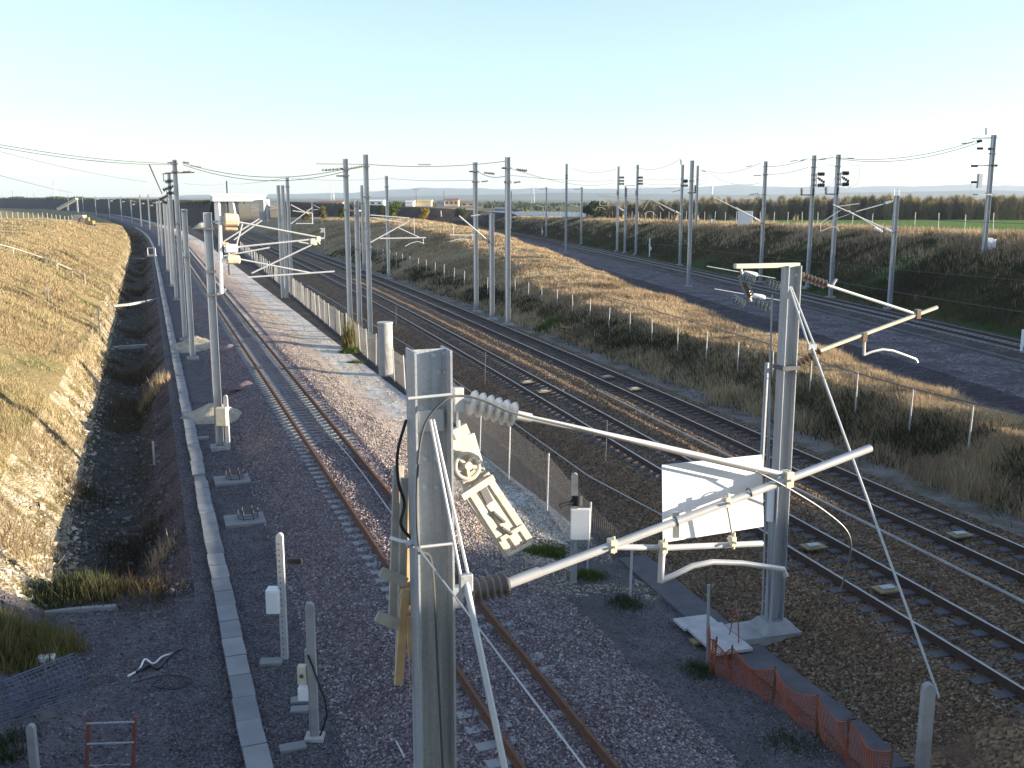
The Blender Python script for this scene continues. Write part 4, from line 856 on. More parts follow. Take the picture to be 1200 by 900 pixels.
for x, yb, yt, lb in ((117, 392, 360, 'thin pale post with a side arm on the left hillside near the ditch'), (57, 353, 333, 'thin pale post alone in the middle of the left hillside'), (181, 545, 517, 'thin white stake on the dark bank beside the left ditch')):
    p = ground(x, yb); r = MB(); z = z_at(p, yt); r.tube([p-ZZ*.2, V(p[0], p[1], z)], .045, 6)
    if x == 117: r.tube([V(p[0], p[1], z-.45), V(p[0]-.7, p[1], z-.65)], .025, 6)
    tag(r.build('post', 'galv_light'), lb, 'post')
# ------------------------------------------------------------------ SMALL THINGS, left foreground
def boxed_post(label, x, yb, yt, w, mat, holes):
    p = ground(x, yb); z = z_at(p, yt); r = thing('equipment_post', label, 'post', p); h = z-p[2]
    b = MB(); b.beam(p-ZZ*.2, V(p[0], p[1], z-.04), w, w*.8, V(0, 1, 0)); b.tube([V(p[0], p[1]-w*.385, z-.045), V(p[0], p[1]+w*.385, z-.045)], w*.485, 14)
    if holes:
        for i in range(1, int(h/.13)): b.box(V(p[0]-.01, p[1]-w*.41, p[2]+i*.13), .022, .012, .04, None, 1)
    b.build('shaft', [mat, 'steel_dark'], r)
    return r, p, h
r, p, h = boxed_post('pale perforated post holding a white box beside the concrete trough', 334, 772, 626, .15, 'concrete', True)
c = at_y(321, 703, p[1]); MB().box(c, .3, .3, .55).build('cabinet', 'white', r, bevel=.015); MB().box(c+V(.02, -.156, .0), .22, .012, .48).build('cabinet_door', 'white', r); MB().box(c+V(.17, 0, .1), .06, .1, .2).build('bracket', 'galv', r)
MB().box(at_y(345, 657, p[1]+.1), .34, .1, .12).build('black_coupler', 'black', r, bevel=.02)
r, p, h = boxed_post('plain concrete post with two stacked meter boxes and a black cable', 369, 866, 708, .16, 'concrete_grey', False)
c = at_y(354.5, 790, p[1]); MB().box(c, .17, .16, .36).build('meter_box', 'cream', r, bevel=.012); MB().tube([c+V(0, -.085, .0), c+V(0, -.1, 0)], .04, 14).build('dial', 'steel_dark', r); c2 = at_y(356, 812, p[1]); MB().box(c2, .2, .16, .26).build('meter_box', 'white', r, bevel=.012); MB().box(at_y(360, 768, p[1]), .08, .1, .25).build('bracket', 'galv', r)
b_ = MB(); b_.tube([at_y(x, y, p[1]-.1) for x, y in ((361, 768), (366, 780), (373, 800), (381, 820), (383, 838), (378, 855), (375, 862))], .018, 8); b_.build('cable', 'black', r, True)
b_ = MB(); b_.tube([at_y(x, y, p[1]-.05) for x, y in ((362, 800), (364, 840), (365, 868))], .015, 8); b_.build('cable', 'black', r, True); MB().box(p+V(0, 0, .02), .36, .3, .14).build('footing', 'concrete', r, bevel=.02)
r, p, h = boxed_post('short bare concrete post at the bottom left corner', 41, 903, 850, .14, 'concrete_grey', False)
r, p, h = boxed_post('bare concrete post at the bottom edge on the right', 1080, 905, 804, .2, 'concrete_grey', False)
r, p, h = boxed_post('slim pale post with a box, standing against the second left mast', 267.5, 527, 464, .16, 'concrete', False)
MB().box(at_y(260, 488, p[1]-.2), .42, .3, .75).build('cabinet', 'cream', r, bevel=.02)
r, p, h = boxed_post('grey post by the mesh fence with a white box and black lamp bracket', 672, 682, 556, .17, 'concrete_grey', False)
c = at_y(680, 614, p[1]-.05); MB().box(c, .5, .16, .82).build('cabinet', 'white', r, bevel=.015); cc = at_y(676, 586, p[1]); MB().tube([at_y(656, 593, p[1]-.2), at_y(663, 590, p[1]-.15), at_y(668, 590, p[1]-.1), cc], [.07, .05, .06, .14], 10).tube([cc-ZZ*.12, cc+ZZ*.14], .15, 12).build('lamp_bracket', 'black', r, True); MB().box(at_y(674.5, 640, p[1]-.1), .06, .1, .2).build('bracket', 'galv', r)
# slabs
def slab(label, x, y, sx, sy, sz, rot=.36, mat='lid', name='concrete_slab', lift=0.):
    p = ground(x, y); e = V(math.cos(rot), math.sin(rot), 0); t = V(-e[1], e[0], 0)
    return tag(MB().box(p+ZZ*(sz/2-.02+lift), sx, sy, sz, (e, t, ZZ)).build(name, mat, None, bevel=.015), label, 'slab'), p
slab('small loose concrete slab at the foot of the perforated post', 318, 777, .5, .32, .09, .1); slab('upper loose slab beside the meter box post', 351, 822, .36, .25, .08, .15)
slab('lower loose slab beside the meter box post', 351, 833, .36, .25, .08, .1); slab('loose slab touching the trough near the bottom edge', 343, 877, .5, .26, .08, .35)
slab('short loose slab beside the trough below the second mast', 232, 515, .9, .3, .12, .3)
for x, y, lb in ((272, 564, 'farther square foundation slab with rebar ring on the left bench'), (287, 611, 'nearer square foundation slab with rebar ring on the left bench')):
    p = ground(x, y); r = thing('foundation_slab', lb, 'foundation', p, 'foundation slabs with rebar')
    MB().box(p+ZZ*.03, 1.25, 1.1, .14, (uL, tL, ZZ)).build('slab', 'lid', r, bevel=.02); b_ = MB(); b_.ring(p+ZZ*.16+uL*.1, ZZ, .32, .02, 24, 6).ring(p+ZZ*.24+uL*.1, ZZ, .32, .014, 24, 6)
    for k in range(6): a = k*PI/3; b_.tube([p+uL*(.1+.3*math.cos(a))+tL*.3*math.sin(a)+ZZ*.1, p+uL*(.1+.3*math.cos(a))+tL*.3*math.sin(a)+ZZ*.42], .018, 6)
    b_.build('rebar_ring', 'steel_dark', r)
def heap(label, x, y, sx, sy, sz, mat='sand', seed=0):
    p = ground(x, y); n = 22; vs = []; fs = []; rows = 9
    for j in range(rows):
        f = j/(rows-1)
        for k in range(n):
            a = 2*PI*k/n; rr = (1-f)**.85*(1+.3*float(vnoise(np.array([k*.55+seed]), np.array([j*.5+seed*3]))[0]))
            vs.append(p+V(math.cos(a)*rr*sx, math.sin(a)*rr*sy, (1-(1-f)**1.0)**1.1*sz-.06+.12*sz*float(vnoise(np.array([k*.9+seed]), np.array([j*1.3]))[0])))
    for j in range(rows-1):
        for k in range(n): fs.append((j*n+k, j*n+(k+1) % n, (j+1)*n+(k+1) % n, (j+1)*n+k))
    fs.append(tuple((rows-1)*n+k for k in range(n))); m = MB(); m.add(vs, fs)
    return tag(m.build('sand_heap', mat, None, True), label, 'heap')
heap('pale sand heap behind the second left mast', 253, 489, 1.7, 1.5, .8, seed=1); heap('pale sand heap at the foot of the slim mast, farther back', 231, 408, 2.0, 1.8, .9, seed=5)
heap('small gravel heap beside the left rail, near side', 288, 452, .9, .8, .35, 'ballast', 2); heap('small gravel heap beside the left rail, far side', 268, 408, .7, 1.3, .35, 'ballast', 8)
# culvert slabs over the ditch
for pts, w_, lb in ((((132, 408), (153, 406.5), (174, 405)), .7, 'pale concrete culvert edge crossing the left ditch, nearest one'), (((128, 359), (150, 357), (190, 350)), .3, 'slim culvert edge crossing the left ditch in the middle distance'), (((154, 303), (166, 303), (176, 304)), .8, 'small pale culvert head far along the left ditch'),
                    (((52, 721), (95, 716), (138, 713)), .16, 'thin concrete edge across the near end of the left ditch')):
    ps = [ground(x, y) for x, y in pts]; z = max(p[2] for p in ps)-.25; m = MB()
    if lb.startswith('thin'):
        for a, b in zip(ps[:-1], ps[1:]): m.beam(a+ZZ*.03, b+ZZ*.03, .16, .14, ZZ)
    else:
        z = min(ps[0][2], ps[-1][2])-.1
        ps = [on_z(x, y, z) for x, y in pts]
        for a, b in zip(ps[:-1], ps[1:]): m.beam(a, b, w_*.6, .25, ZZ)
    tag(m.build('culvert', 'lid', None, bevel=.02), lb, 'culvert')
p = ground(178, 301); r = thing('ditch_cage', 'small white frame standing over the far end of the left ditch', 'frame', p); m = MB(); e1 = V(1.3, 0, 0); 
for a in (-1, 1):
    m.tube([p+e1*a*.5, p+e1*a*.5+ZZ*1.5], .05, 6)
for z in (.3, 1.5): m.tube([p-e1*.5+ZZ*z, p+e1*.5+ZZ*z], .05, 6)
m.build('frame', 'white', r); MB().box(p+ZZ*.15, 1.5, .6, .3).build('base', 'lid', r)
# lower left: ladder, wire roll, polystyrene block, tangled cable
la = ground(101, 898); lb_ = ground(159, 897)
r = thing('ladder', 'red sided ladder with grey rungs leaning at the bottom left', 'ladder', la); yl = la[1]-.2
for x1, y1, x2, y2 in ((100, 905, 104, 842), (155, 905, 158, 840)): MB().beam(at_y(x1, y1+30, yl), at_y(x2, y2, yl+.35), .06, .045, V(0, 1, 0)).build('side_rail', 'red', r)
for y in (848, 872, 898):
    MB().tube([at_y(102, y, yl+.2), at_y(157, y-2, yl+.2)], .02, 8).build('rung', 'galv', r, True)
p = ground(55, 778); tag(MB().box(p+ZZ*.1, .36, .22, .2, (V(.98, .2, 0), V(-.2, .98, 0), ZZ)).build('white_block', 'white', None, bevel=.02), 'small white block lying in the weeds at lower left', 'block')
a = ground(10, 835); b = ground(95, 800); a = a+ZZ*.3; b = b+ZZ*.28; m = MB(); d = unit(b-a); L_ = np.linalg.norm(b-a)
for k in range(int(L_/.1)+1): m.ring(a+d*k*.1, d, .38+.05*math.sin(k*.7), .006, 22, 4)
for k in range(22):
    an = 2*PI*k/22; e1 = unit(np.cross(d, ZZ)); e2 = np.cross(d, e1); m.tube([a+(e1*math.cos(an)+e2*math.sin(an))*.38, b+(e1*math.cos(an)+e2*math.sin(an))*.4], .006, 4, False)
for k in range(9): m.tube([a-uL*1.2+tL*(.15*k-1.0)-ZZ*.2, a+uL*.6+tL*(.15*k-.6)-ZZ*.12, b-tL*(.9-.12*k)-ZZ*.22], .006, 4, False)
tag(m.build('mesh_roll', 'net', None), 'unrolled blue grey wire mesh lying at the lower left', 'wire mesh')
for pts, mat, r_, lb in ((((150, 795), (163, 787), (170, 775), (180, 780), (190, 772), (203, 768)), 'white', .022, 'white cable end tangled on the gravel at lower left'), (((160, 790), (175, 782), (185, 786), (195, 775), (206, 766), (212, 764)), 'black', .03, 'black cable heap on the gravel at lower left'), (((156, 803), (180, 796), (205, 794), (225, 800), (206, 810), (178, 806), (190, 797)), 'black', .014, 'thin black cable loop on the gravel at lower left')):
    ps = np.array([ground(x, y)+ZZ*.05 for x, y in pts]); qq = np.linspace(0, len(ps)-1, 40)
    polyline('cable', lb, 'cable', [V(*[hermite(np.arange(len(ps)), ps[:, k], [t])[0] for k in range(3)]) for t in qq], r_, mat)
a = ground(464, 868); tag(MB().tube([a, ground(474, 905)+ZZ*.3], .02, 8).build('pipe', 'galv_light'), 'thin pale rod on the gravel left of the near mast base', 'rod')
# round concrete post and trench cover, orange net
p = ground(452.5, 440); z = z_at(p, 379); r = thing('concrete_pillar', 'round grey concrete pillar by the mesh fence', 'pillar', p); MB().tube([p-ZZ*.2, V(p[0], p[1], z)], .42, 20).build('shaft', 'concrete_grey', r, True); MB().tube([V(p[0], p[1], z), V(p[0], p[1], z+.08)], .45, 20).build('cap', 'concrete', r, True)
ps = [ground(x, y) for x, y in ((741, 655), (835, 735), (920, 800), (985, 850), (1040, 905))]
m = MB()
for a, b in zip(ps[:-1], ps[1:]): m.beam(V(a[0], a[1], a[2]+.03), V(b[0], b[1], b[2]+.03), .85, .1, ZZ)
tag(m.build('walkway', 'concrete_dark'), 'dark concrete walkway strip beside the mesh fence, leading to the orange net', 'walkway')
e = unit(ps[1]-ps[0]); t = V(-e[1], e[0], 0)
for x, y, l, lb in ((816, 736, .62, 'farther of two pale slabs at the head of the orange net'), (842, 755, 1.5, 'longer nearer pale slab at the head of the orange net')):
    p = ground(x, y); tag(MB().box(p+ZZ*.14, l*.98, .92, .07, (e, t, ZZ)).build('cover_slab', 'concrete', None, bevel=.01), lb, 'slab')
p = ground(815, 755); tag(MB().box(p+ZZ*.06, .28, .2, .06, (e, t, ZZ)).build('yellow_tag', 'yellow'), 'small yellow plate on the ground by the orange net', 'plate')
op = [ground(x, y) for x, y in ((829, 780), (836, 790), (856, 798), (905, 825), (957, 862), (992, 895), (1040, 935))]; oh = [.95, .8, .72, .75, .8, .82, .85]
f = thing('orange_net_fence', 'sagging orange plastic net fence at the bottom right', 'fence', op[0])
for p, h in zip(op, (1.85, .85, .8, .82, .85, .9, .9)): MB().tube([p-ZZ*.1, p+V(random.uniform(-.06, .06), 0, h)], .022 if h < 1.5 else .035, 6).build('stake', 'rust' if h < 1.5 else 'galv', f)
m = MB()
def npt(i, s, v):
    a, b = op[i], op[i+1]; h = oh[i]*(1-s)+oh[i+1]*s; q = a+(b-a)*s
    return q+ZZ*(h*v-.2*math.sin(PI*s)*v)+t*.05*math.sin(7*s+i*2+3*v)
for i in range(len(op)-1):
    n = max(3, int(np.linalg.norm(op[i+1]-op[i])/.07))
    for v in np.linspace(.02, 1, 15): m.tube([npt(i, s, v) for s in np.linspace(0, 1, 7)], .01 if v < 1 else .016, 4, False)
    for k in range(n): m.tube([npt(i, k/n, v) for v in np.linspace(.02, 1, 5)], .009, 4, False)
m.build('net', 'orange', f)
a, b = ground(853, 752), ground(866, 762); m = MB(); m.tube([a, a+V(.15, 0, .9)], .015, 5); m.tube([b, b+V(-.05, 0, .8)], .015, 5); m.tube([a+V(.15, 0, .9), b+V(-.05, 0, .8)], .012, 5); tag(m.build('orange_stake', 'orange'), 'small orange stake frame left of the second mast foundation', 'stake')
# ------------------------------------------------------------------ VEGETATION
def blades(name, mat, x, y, h, w, per=6, spread=.25, lean=.35, label=None, kind='stuff', zoff=0., tintbias=None, absz=None):
    n = len(x); X = np.repeat(x, per)+RNG.normal(0, spread, n*per); Y = np.repeat(y, per)+RNG.normal(0, spread, n*per)
    H_ = np.repeat(h, per)*RNG.uniform(.5, 1.15, n*per); W = np.repeat(w, per)*RNG.uniform(.6, 1.3, n*per); Z = terr(X, Y)-.04+zoff if absz is None else np.full(n*per, absz)
    a = RNG.uniform(0, 2*PI, n*per); la = RNG.uniform(0, 2*PI, n*per); ll = RNG.uniform(0, lean, n*per)*H_
    dx = np.cos(a)*W/2; dy = np.sin(a)*W/2
    b0 = np.stack([X-dx, Y-dy, Z], -1); b1 = np.stack([X+dx, Y+dy, Z], -1); tp_ = np.stack([X+np.cos(la)*ll, Y+np.sin(la)*ll, Z+H_], -1)
    v = np.stack([b0, b1, tp_], 1).reshape(-1, 3); f = np.arange(len(v)).reshape(-1, 3)
    base = np.repeat(np.clip(.42+.5*fbm(x*.3, y*.3)+.35*fbm(x*.08+9, y*.08) if tintbias is None else tintbias, 0, 1), per)
    tint = np.repeat(np.clip(base+RNG.normal(0, .16, n*per), 0, 1), 3)
    o = npmesh(name, v, f, [mat], tint=tint); return tag(o, label, None, None, kind)
def logu(n, a, b): return np.exp(RNG.uniform(math.log(a), math.log(b), n))
n = 52000; y = logu(n, 22, 330); off = RNG.uniform(10.4, 46, n)**1.0; off = np.where(RNG.random(n) < .7, RNG.uniform(9.6, 22.5, n), off); x = Lx(y)-off*KN
den = fbm(x*.35, y*.35)+.3*fbm(x*1.2, y*1.2); k = den > -.42+.36*(off < 11.3); x, y, den = x[k], y[k], den[k]
blades('hillside_grass', 'grass_dry', x, y, .12+.36*np.clip(den+.4, 0, 1), np.maximum(.03, .0008*y), 8, .26, 1.0)
n = 46000; y = logu(n, 26, 260); g0 = Bx(y)+4.4; g1 = np.maximum(Cx(y)-13.6, g0+2); x = g0+(g1-g0)*RNG.random(n)
den = fbm(x*.4+50, y*.4)+.3*fbm(x*1.3, y*1.3); k = den > -.45; x, y, den = x[k], y[k], den[k]
blades('mound_grass', 'grass_mound', x, y, .14+.4*np.clip(den+.4, 0, 1), np.maximum(.03, .0008*y), 8, .26, .9)
n = 26000; y = logu(n, 45, 330); x = Cx(y)+RNG.uniform(5, 24, n); den = fbm(x*.2+80, y*.2); k = den > -.35; x, y, den = x[k], y[k], den[k]
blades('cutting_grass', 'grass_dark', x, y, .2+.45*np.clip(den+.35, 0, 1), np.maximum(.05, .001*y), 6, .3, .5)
n = 26000; y = logu(n, 48, 220); x = Cx(y)+RNG.uniform(5, 17, n); k = fbm(x*.09+40, y*.06) > -.12; x, y = x[k], y[k]
blades('cutting_turf', 'grass_green', x, y, RNG.uniform(.1, .3, len(x)), np.maximum(.05, .001*y), 8, .35, 1.0)
n = 16000; y = logu(n, 55, 330); x = Cx(y)+RNG.normal(17.5, 3.0, n); k = fbm(x*.2+30, y*.2) > -.25; x, y = x[k], y[k]
blades('crest_grass', 'grass_mound', x, y, RNG.uniform(.3, .9, len(x)), np.maximum(.05, .0009*y), 7, .35, .6)  # pale dry grass thickened here to paint the sunlit strip of the crest
n = 6000; y = logu(n, 24, 300); x = Lx(y)-RNG.uniform(6.3, 9.4, n)*KN; k = fbm(x*.5, y*.25) > .2; x, y = x[k], y[k]
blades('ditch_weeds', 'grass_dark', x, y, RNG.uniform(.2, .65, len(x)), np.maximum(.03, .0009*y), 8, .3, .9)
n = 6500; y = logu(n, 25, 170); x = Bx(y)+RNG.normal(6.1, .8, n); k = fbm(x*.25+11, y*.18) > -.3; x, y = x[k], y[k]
blades('shade_bramble_scrub', 'shade_bramble', x, y, RNG.uniform(.2, .6, len(x)), np.maximum(.05, .0012*y), 8, .3, 1.0)  # dark scrub along the mound foot, painting its shade deeper
n = 1500; y = logu(n, 24, 160); x = Bx(y)+RNG.normal(4.7, .45, n); k = fbm(x*.6, y*.3) > .05; x, y = x[k], y[k]
blades('verge_weeds', 'grass_mound', x, y, RNG.uniform(.3, .8, len(x)), np.maximum(.04, .0009*y), 8, .2, .6)
def patch(label, name, cat, px, py, rx, ry, n, h, mat, w=.05, per=8, spread=.1, lean=.8):
    p = ground(px, py); a = RNG.uniform(0, 2*PI, n); r = np.sqrt(RNG.random(n)); x = p[0]+np.cos(a)*r*rx; y = p[1]+np.sin(a)*r*ry
    hh = h*(1.1-.7*r)*RNG.uniform(.6, 1.1, n)
    o = blades(name, mat, x, y, hh, np.full(n, w), per, spread, lean, None, None, tintbias=np.clip(RNG.normal(.55, .22, n), 0, 1));     return tag(o, None, None, None, 'stuff') if cat in ('weeds', 'tuft', 'reeds') else tag(o, label, cat)
patch('tall sunlit green weeds at the lower left edge below the hillside', 'weed_clump', 'weeds', 14, 765, 1.5, 1.1, 420, 1.0, 'leaf_bright', .045)
patch('dark weed mass in the near end of the left ditch', 'weed_clump', 'weeds', 95, 690, 1.2, 1.4, 300, .7, 'leaf_dark', .05)
patch('low weeds at the extreme bottom left corner', 'weed_clump', 'weeds', 5, 880, .6, .6, 80, .4, 'leaf_dark', .035)
patch('green weeds at the foot of the grey post with white box', 'weed_clump', 'weeds', 690, 676, .5, .35, 70, .35, 'leaf_green', .04)
patch('bright green weeds where the white path ends left of the grey post', 'weed_clump', 'weeds', 640, 648, .6, .45, 90, .4, 'leaf_green', .05)
patch('dark weeds between the gravel and the walkway slabs', 'weed_clump', 'weeds', 735, 710, .45, .5, 50, .4, 'leaf_dark', .035)
patch('small dark weeds at the head of the orange net', 'weed_clump', 'weeds', 820, 788, .35, .4, 40, .35, 'leaf_dark', .035)
patch('thin green strip of weeds below the orange net', 'weed_clump', 'weeds', 935, 872, .8, .5, 50, .25, 'leaf_dark', .035)
patch('dry reddish reeds on the bank of the left ditch, far clump', 'reed_clump', 'reeds', 181, 462, .6, 1.8, 90, 1.3, 'grass_mound', .05, 6, .15, .5)
patch('dry reeds on the bank of the left ditch, near clump', 'reed_clump', 'reeds', 188, 655, .4, .8, 40, .9, 'grass_mound', .035, 5, .1, .6)
patch('bush with yellow leaves climbing the mesh fence by the tall pair', 'fence_bush', 'bush', 413, 408, .28, .28, 70, 2.6, 'leaf_bright', .09, 8, .22, .35)
patch('small green tuft at the foot of the yellow leaved fence bush', 'fence_bush', 'bush', 413, 413, .8, .6, 120, .6, 'leaf_green', .08)
patch('orange brown shrub at the mound foot, near the second mast', 'shrub', 'bush', 858, 472, 1.0, .8, 200, 1.2, 'grass_mound', .06, 8, .2, .6)
patch('green shrub beside the main tracks below the mast trio', 'shrub', 'bush', 646, 384, .9, .8, 160, 1.0, 'leaf_green', .09, 8, .2, .6)
for x, y, lb in ((365, 347, 'far grass tuft on the white path edge'), (415, 371, 'middle grass tuft on the white path edge'), (432, 425, 'near grass tuft on the white path edge')): patch(lb, 'grass_tuft', 'tuft', x-15, y, .45, .35, 60, .35, 'leaf_green', .05)
# star shaped sapling by the mound
p = ground(676, 402); r = thing('sapling', 'bright yellow green sapling with spreading fronds at the mound foot', 'sapling', p)
mb = MB(); st = MB(); st.tube([p-ZZ*.1, p+ZZ*.5], .04, 6)
for k in range(13):
    an = k*2*PI/13+random.uniform(-.2, .2); L_ = random.uniform(.9, 1.5); d = V(math.cos(an), math.sin(an), random.uniform(.3, .8))
    st.tube([p+ZZ*.4, p+ZZ*.5+d*L_*.6, p+ZZ*.45+d*L_*V(1, 1, .8)], [.02, .012, .006], 5)
    for j in range(22):
        s = .25+.75*j/22; c = p+ZZ*.5+d*L_*s*V(1, 1, 1-.2*s); q = V(random.uniform(-1, 1), random.uniform(-1, 1), random.uniform(-.6, .3))*.22; q2 = np.cross(unit(q), V(.3, .2, .9))*.05
        mb.add([c, c+q*.5+q2, c+q, c+q*.5-q2], [(0, 1, 2, 3)])
o = mb.build('foliage', 'leaf_bright', r); at_ = o.data.attributes.new('tint', 'FLOAT', 'POINT'); at_.data.foreach_set('value', RNG.random(len(o.data.vertices)).astype(np.float32)); st.build('stem', 'bark', r)
# ---- trees
def leafcloud(name, parent, mat, lobes, n, size, flat=.6):
    vs = np.zeros((n, 4, 3)); L_ = np.array([l[:3] for l in lobes]); rr = np.array([l[3] for l in lobes]); pick = RNG.choice(len(lobes), n, p=rr**2/np.sum(rr**2))
    d = RNG.normal(0, 1, (n, 3)); d /= np.linalg.norm(d, axis=1)[:, None]; rad = rr[pick]*(RNG.random(n)**.45)*(1+.25*RNG.normal(0, 1, n)); c = L_[pick]+d*rad[:, None]*V(1, 1, .85)
    u = RNG.normal(0, 1, (n, 3)); u /= np.linalg.norm(u, axis=1)[:, None]; w_ = np.cross(u, RNG.normal(0, 1, (n, 3))); w_ /= np.linalg.norm(w_, axis=1)[:, None]; s = size*RNG.uniform(.6, 1.4, n)[:, None]
    vs[:, 0] = c-u*s; vs[:, 1] = c+w_*s*flat; vs[:, 2] = c+u*s; vs[:, 3] = c-w_*s*flat
    tint = np.repeat(np.clip(RNG.normal(.5, .2, n)+.25*(pick/len(lobes)-.5), 0, 1), 4)
    return npmesh(name, vs.reshape(-1, 3), np.arange(4*n).reshape(-1, 4), [mat], tint=tint, parent=parent)
def leaf_tree(label, base, H_, R_, mat, n, size, group=None, trunk=True, cat='tree', name='broadleaf_tree'):
    r = thing(name, label, cat, base, group); lobes = []
    for k in range(9):
        a = random.uniform(0, 2*PI); q = random.uniform(.15, .62); lobes.append((math.cos(a)*R_*q, math.sin(a)*R_*q, H_*random.uniform(.32, .82), R_*random.uniform(.3, .5)))
    leafcloud('crown', r, mat, lobes, n, size)
    t_ = MB(); b = V(*base); t_.tube([b-ZZ*.3, b+ZZ*H_*.3, b+V(.1, 0, H_*.7)], [R_*.09, R_*.06, R_*.02], 7)
    for l in lobes[:5]: t_.tube([b+ZZ*H_*.28, b+V(*l[:3])], [R_*.04, R_*.012], 5)
    t_.build('trunk', 'bark', r); return r
def pt(px, py, Y): return at_y(px, py, Y)
for px, yb, yt, Y, wd, mat, lb in ((460, 259, 237, 230, 21, 'leaf_green', 'round green tree on the hill top behind the lone tall mast'), (377, 259, 240, 215, 14, 'leaf_bright', 'yellow green bush on the hill top left of the tall pair'), (401, 258, 241, 235, 16, 'leaf_green', 'green bush on the hill top behind the left tall mast'),
                                   (447, 257, 239, 240, 14, 'leaf_dark', 'dark bush tucked left of the round green tree'), (498, 260, 241, 250, 12, 'leaf_yellow', 'narrow olive yellow tree right of the round green tree'), (617, 256, 243, 330, 8, 'leaf_yellow', 'small bright yellow tree before the long white road wall'),
                                   (360, 262, 243, 260, 14, 'leaf_bright', 'pale green bush right of the cluster of three masts'), (605, 255, 245, 330, 10, 'leaf_dark', 'small brown bush beside the bright yellow tree'), (541, 256, 244, 320, 18, 'leaf_dark', 'low dark scrub behind the far right track')):
    b = pt(px, yb, Y); D = b[1]*CP+(CZ-b[2])*SP; leaf_tree(lb, b-ZZ*.3, (yb-yt)/F*D+.3, wd/2/F*D, mat, 1500, .03*wd/F*D+.08)
# bare poplars: a few prototypes, then copies
pro = []
for k in range(6):
    r = thing('poplar_tree', 'bare brown poplar in the wood', 'tree', (0, 0, 0)); H_ = 5.6; t_ = MB(); t_.tube([(0, 0, -.3), (0, 0, 3), (.05, 0, H_*.95)], [.1, .07, .02], 5)
    nn = 900; zz = RNG.uniform(.1, .93, nn)*H_; rad = 1.5*np.sin(np.clip((zz/H_+.12)/1.2, 0, 1)*PI)**.6+.1; a = RNG.uniform(0, 2*PI, nn); q = RNG.random(nn)**.6*rad
    b0 = np.stack([np.cos(a)*q*.45, np.sin(a)*q*.45, zz-.5], -1); tip = np.stack([np.cos(a)*q, np.sin(a)*q, zz+RNG.uniform(.2, .8, nn)], -1); sd = np.stack([-np.sin(a), np.cos(a), 0*a], -1)*RNG.uniform(.025, .055, nn)[:, None]
    v = np.stack([b0-sd, b0+sd, tip], 1).reshape(-1, 3); tint = np.repeat(np.clip(.25+k*.1+.3*zz/H_*0+RNG.normal(0, .2, nn), 0, 1), 3)
    npmesh('crown', v, np.arange(3*nn).reshape(-1, 3), ['twig'], tint=tint, parent=r); t_.build('trunk', 'bark', r); pro.append(r)
spots = []
for row in range(3):
    for px in np.arange(700+row*2, 1222, 6.4):
        Y = 255+row*9+random.uniform(-4, 4)-(px-700)*.06; p = pt(px+random.uniform(-3, 3), 240, Y); spots.append((p[0], Y, gz(p[0], Y)-.3, px, row))
gP = 'bare poplars in the wood beyond the crop field'
for i, (x, yv, z, px, row) in enumerate(spots):
    s = random.uniform(.8, 1.12)*(.8+.2*min(1, (px-690)/150)); lb = f'bare brown poplar standing in the wood beyond the crop field'
    if i < 6: o = pro[i]; o.location = (x, yv, z); o['label'] = lb; o['group'] = gP; o.scale = (s*1.3, s*1.3, s); o.rotation_euler = (0, 0, random.uniform(0, 6))
    else: copy_tree(pro[i % 6], (x, yv, z), lb, gP, (s*1.3, s*1.3, s), random.uniform(0, 6))
for px, yt, w_, lb in ((700, 238, 22, 'dark rounded tree at the left end of the bare wood'), (688, 244, 14, 'low dark bush left of the bare wood')):
    b = pt(px, 257, 245); b[2] = gz(b[0], 245); D = 241; leaf_tree(lb, b-ZZ*.3, (257-yt)/F*D+1.2, w_/2/F*D, 'leaf_dark', 1400, .45)
n = 2600; x = RNG.uniform(20, 160, n); y = 262+RNG.normal(0, 8, n)-x*.05
blades('undergrowth', 'grass_mound', x, y, RNG.uniform(.8, 2.2, n), np.full(n, .4), 7, .5, .4)
n = 5200; s_ = RNG.random(n); ex_ = np.array([(-900, 1335), (-560, 1014), (-300, 703), (-190, 523), (-125, 398), (-103, 356)], float); cl = np.concatenate([[0], np.cumsum(np.linalg.norm(np.diff(ex_, axis=0), axis=1))]); q = cl[-1]*(1-s_**1.6)
x = np.interp(q, cl, ex_[:, 0])+RNG.normal(0, 2.5, n); y = np.interp(q, cl, ex_[:, 1])+RNG.normal(4, 2.5, n); cl_ = fbm(x*.03, y*.03); k = cl_ > -.15; x, y, cl_ = x[k], y[k], cl_[k]
blades('scrub', 'leaf_dark', x, y, .5+2.2*np.clip(cl_+.1, 0, 1)*np.clip(y/500, .6, 2), .0016*y, 5, 1.2, .6, absz=6.6)
n = 9000; y = RNG.uniform(420, 1250, n); x = y*RNG.uniform(-.2, .34, n); cl_ = fbm(x*.012+5, y*.02); k = cl_ > .26; x, y, cl_ = x[k], y[k], cl_[k]
blades('distant_trees', 'leaf_dark', x, y, 1.8+8*np.clip(cl_-.2, 0, .5), .006*y, 6, 3.5, .4)
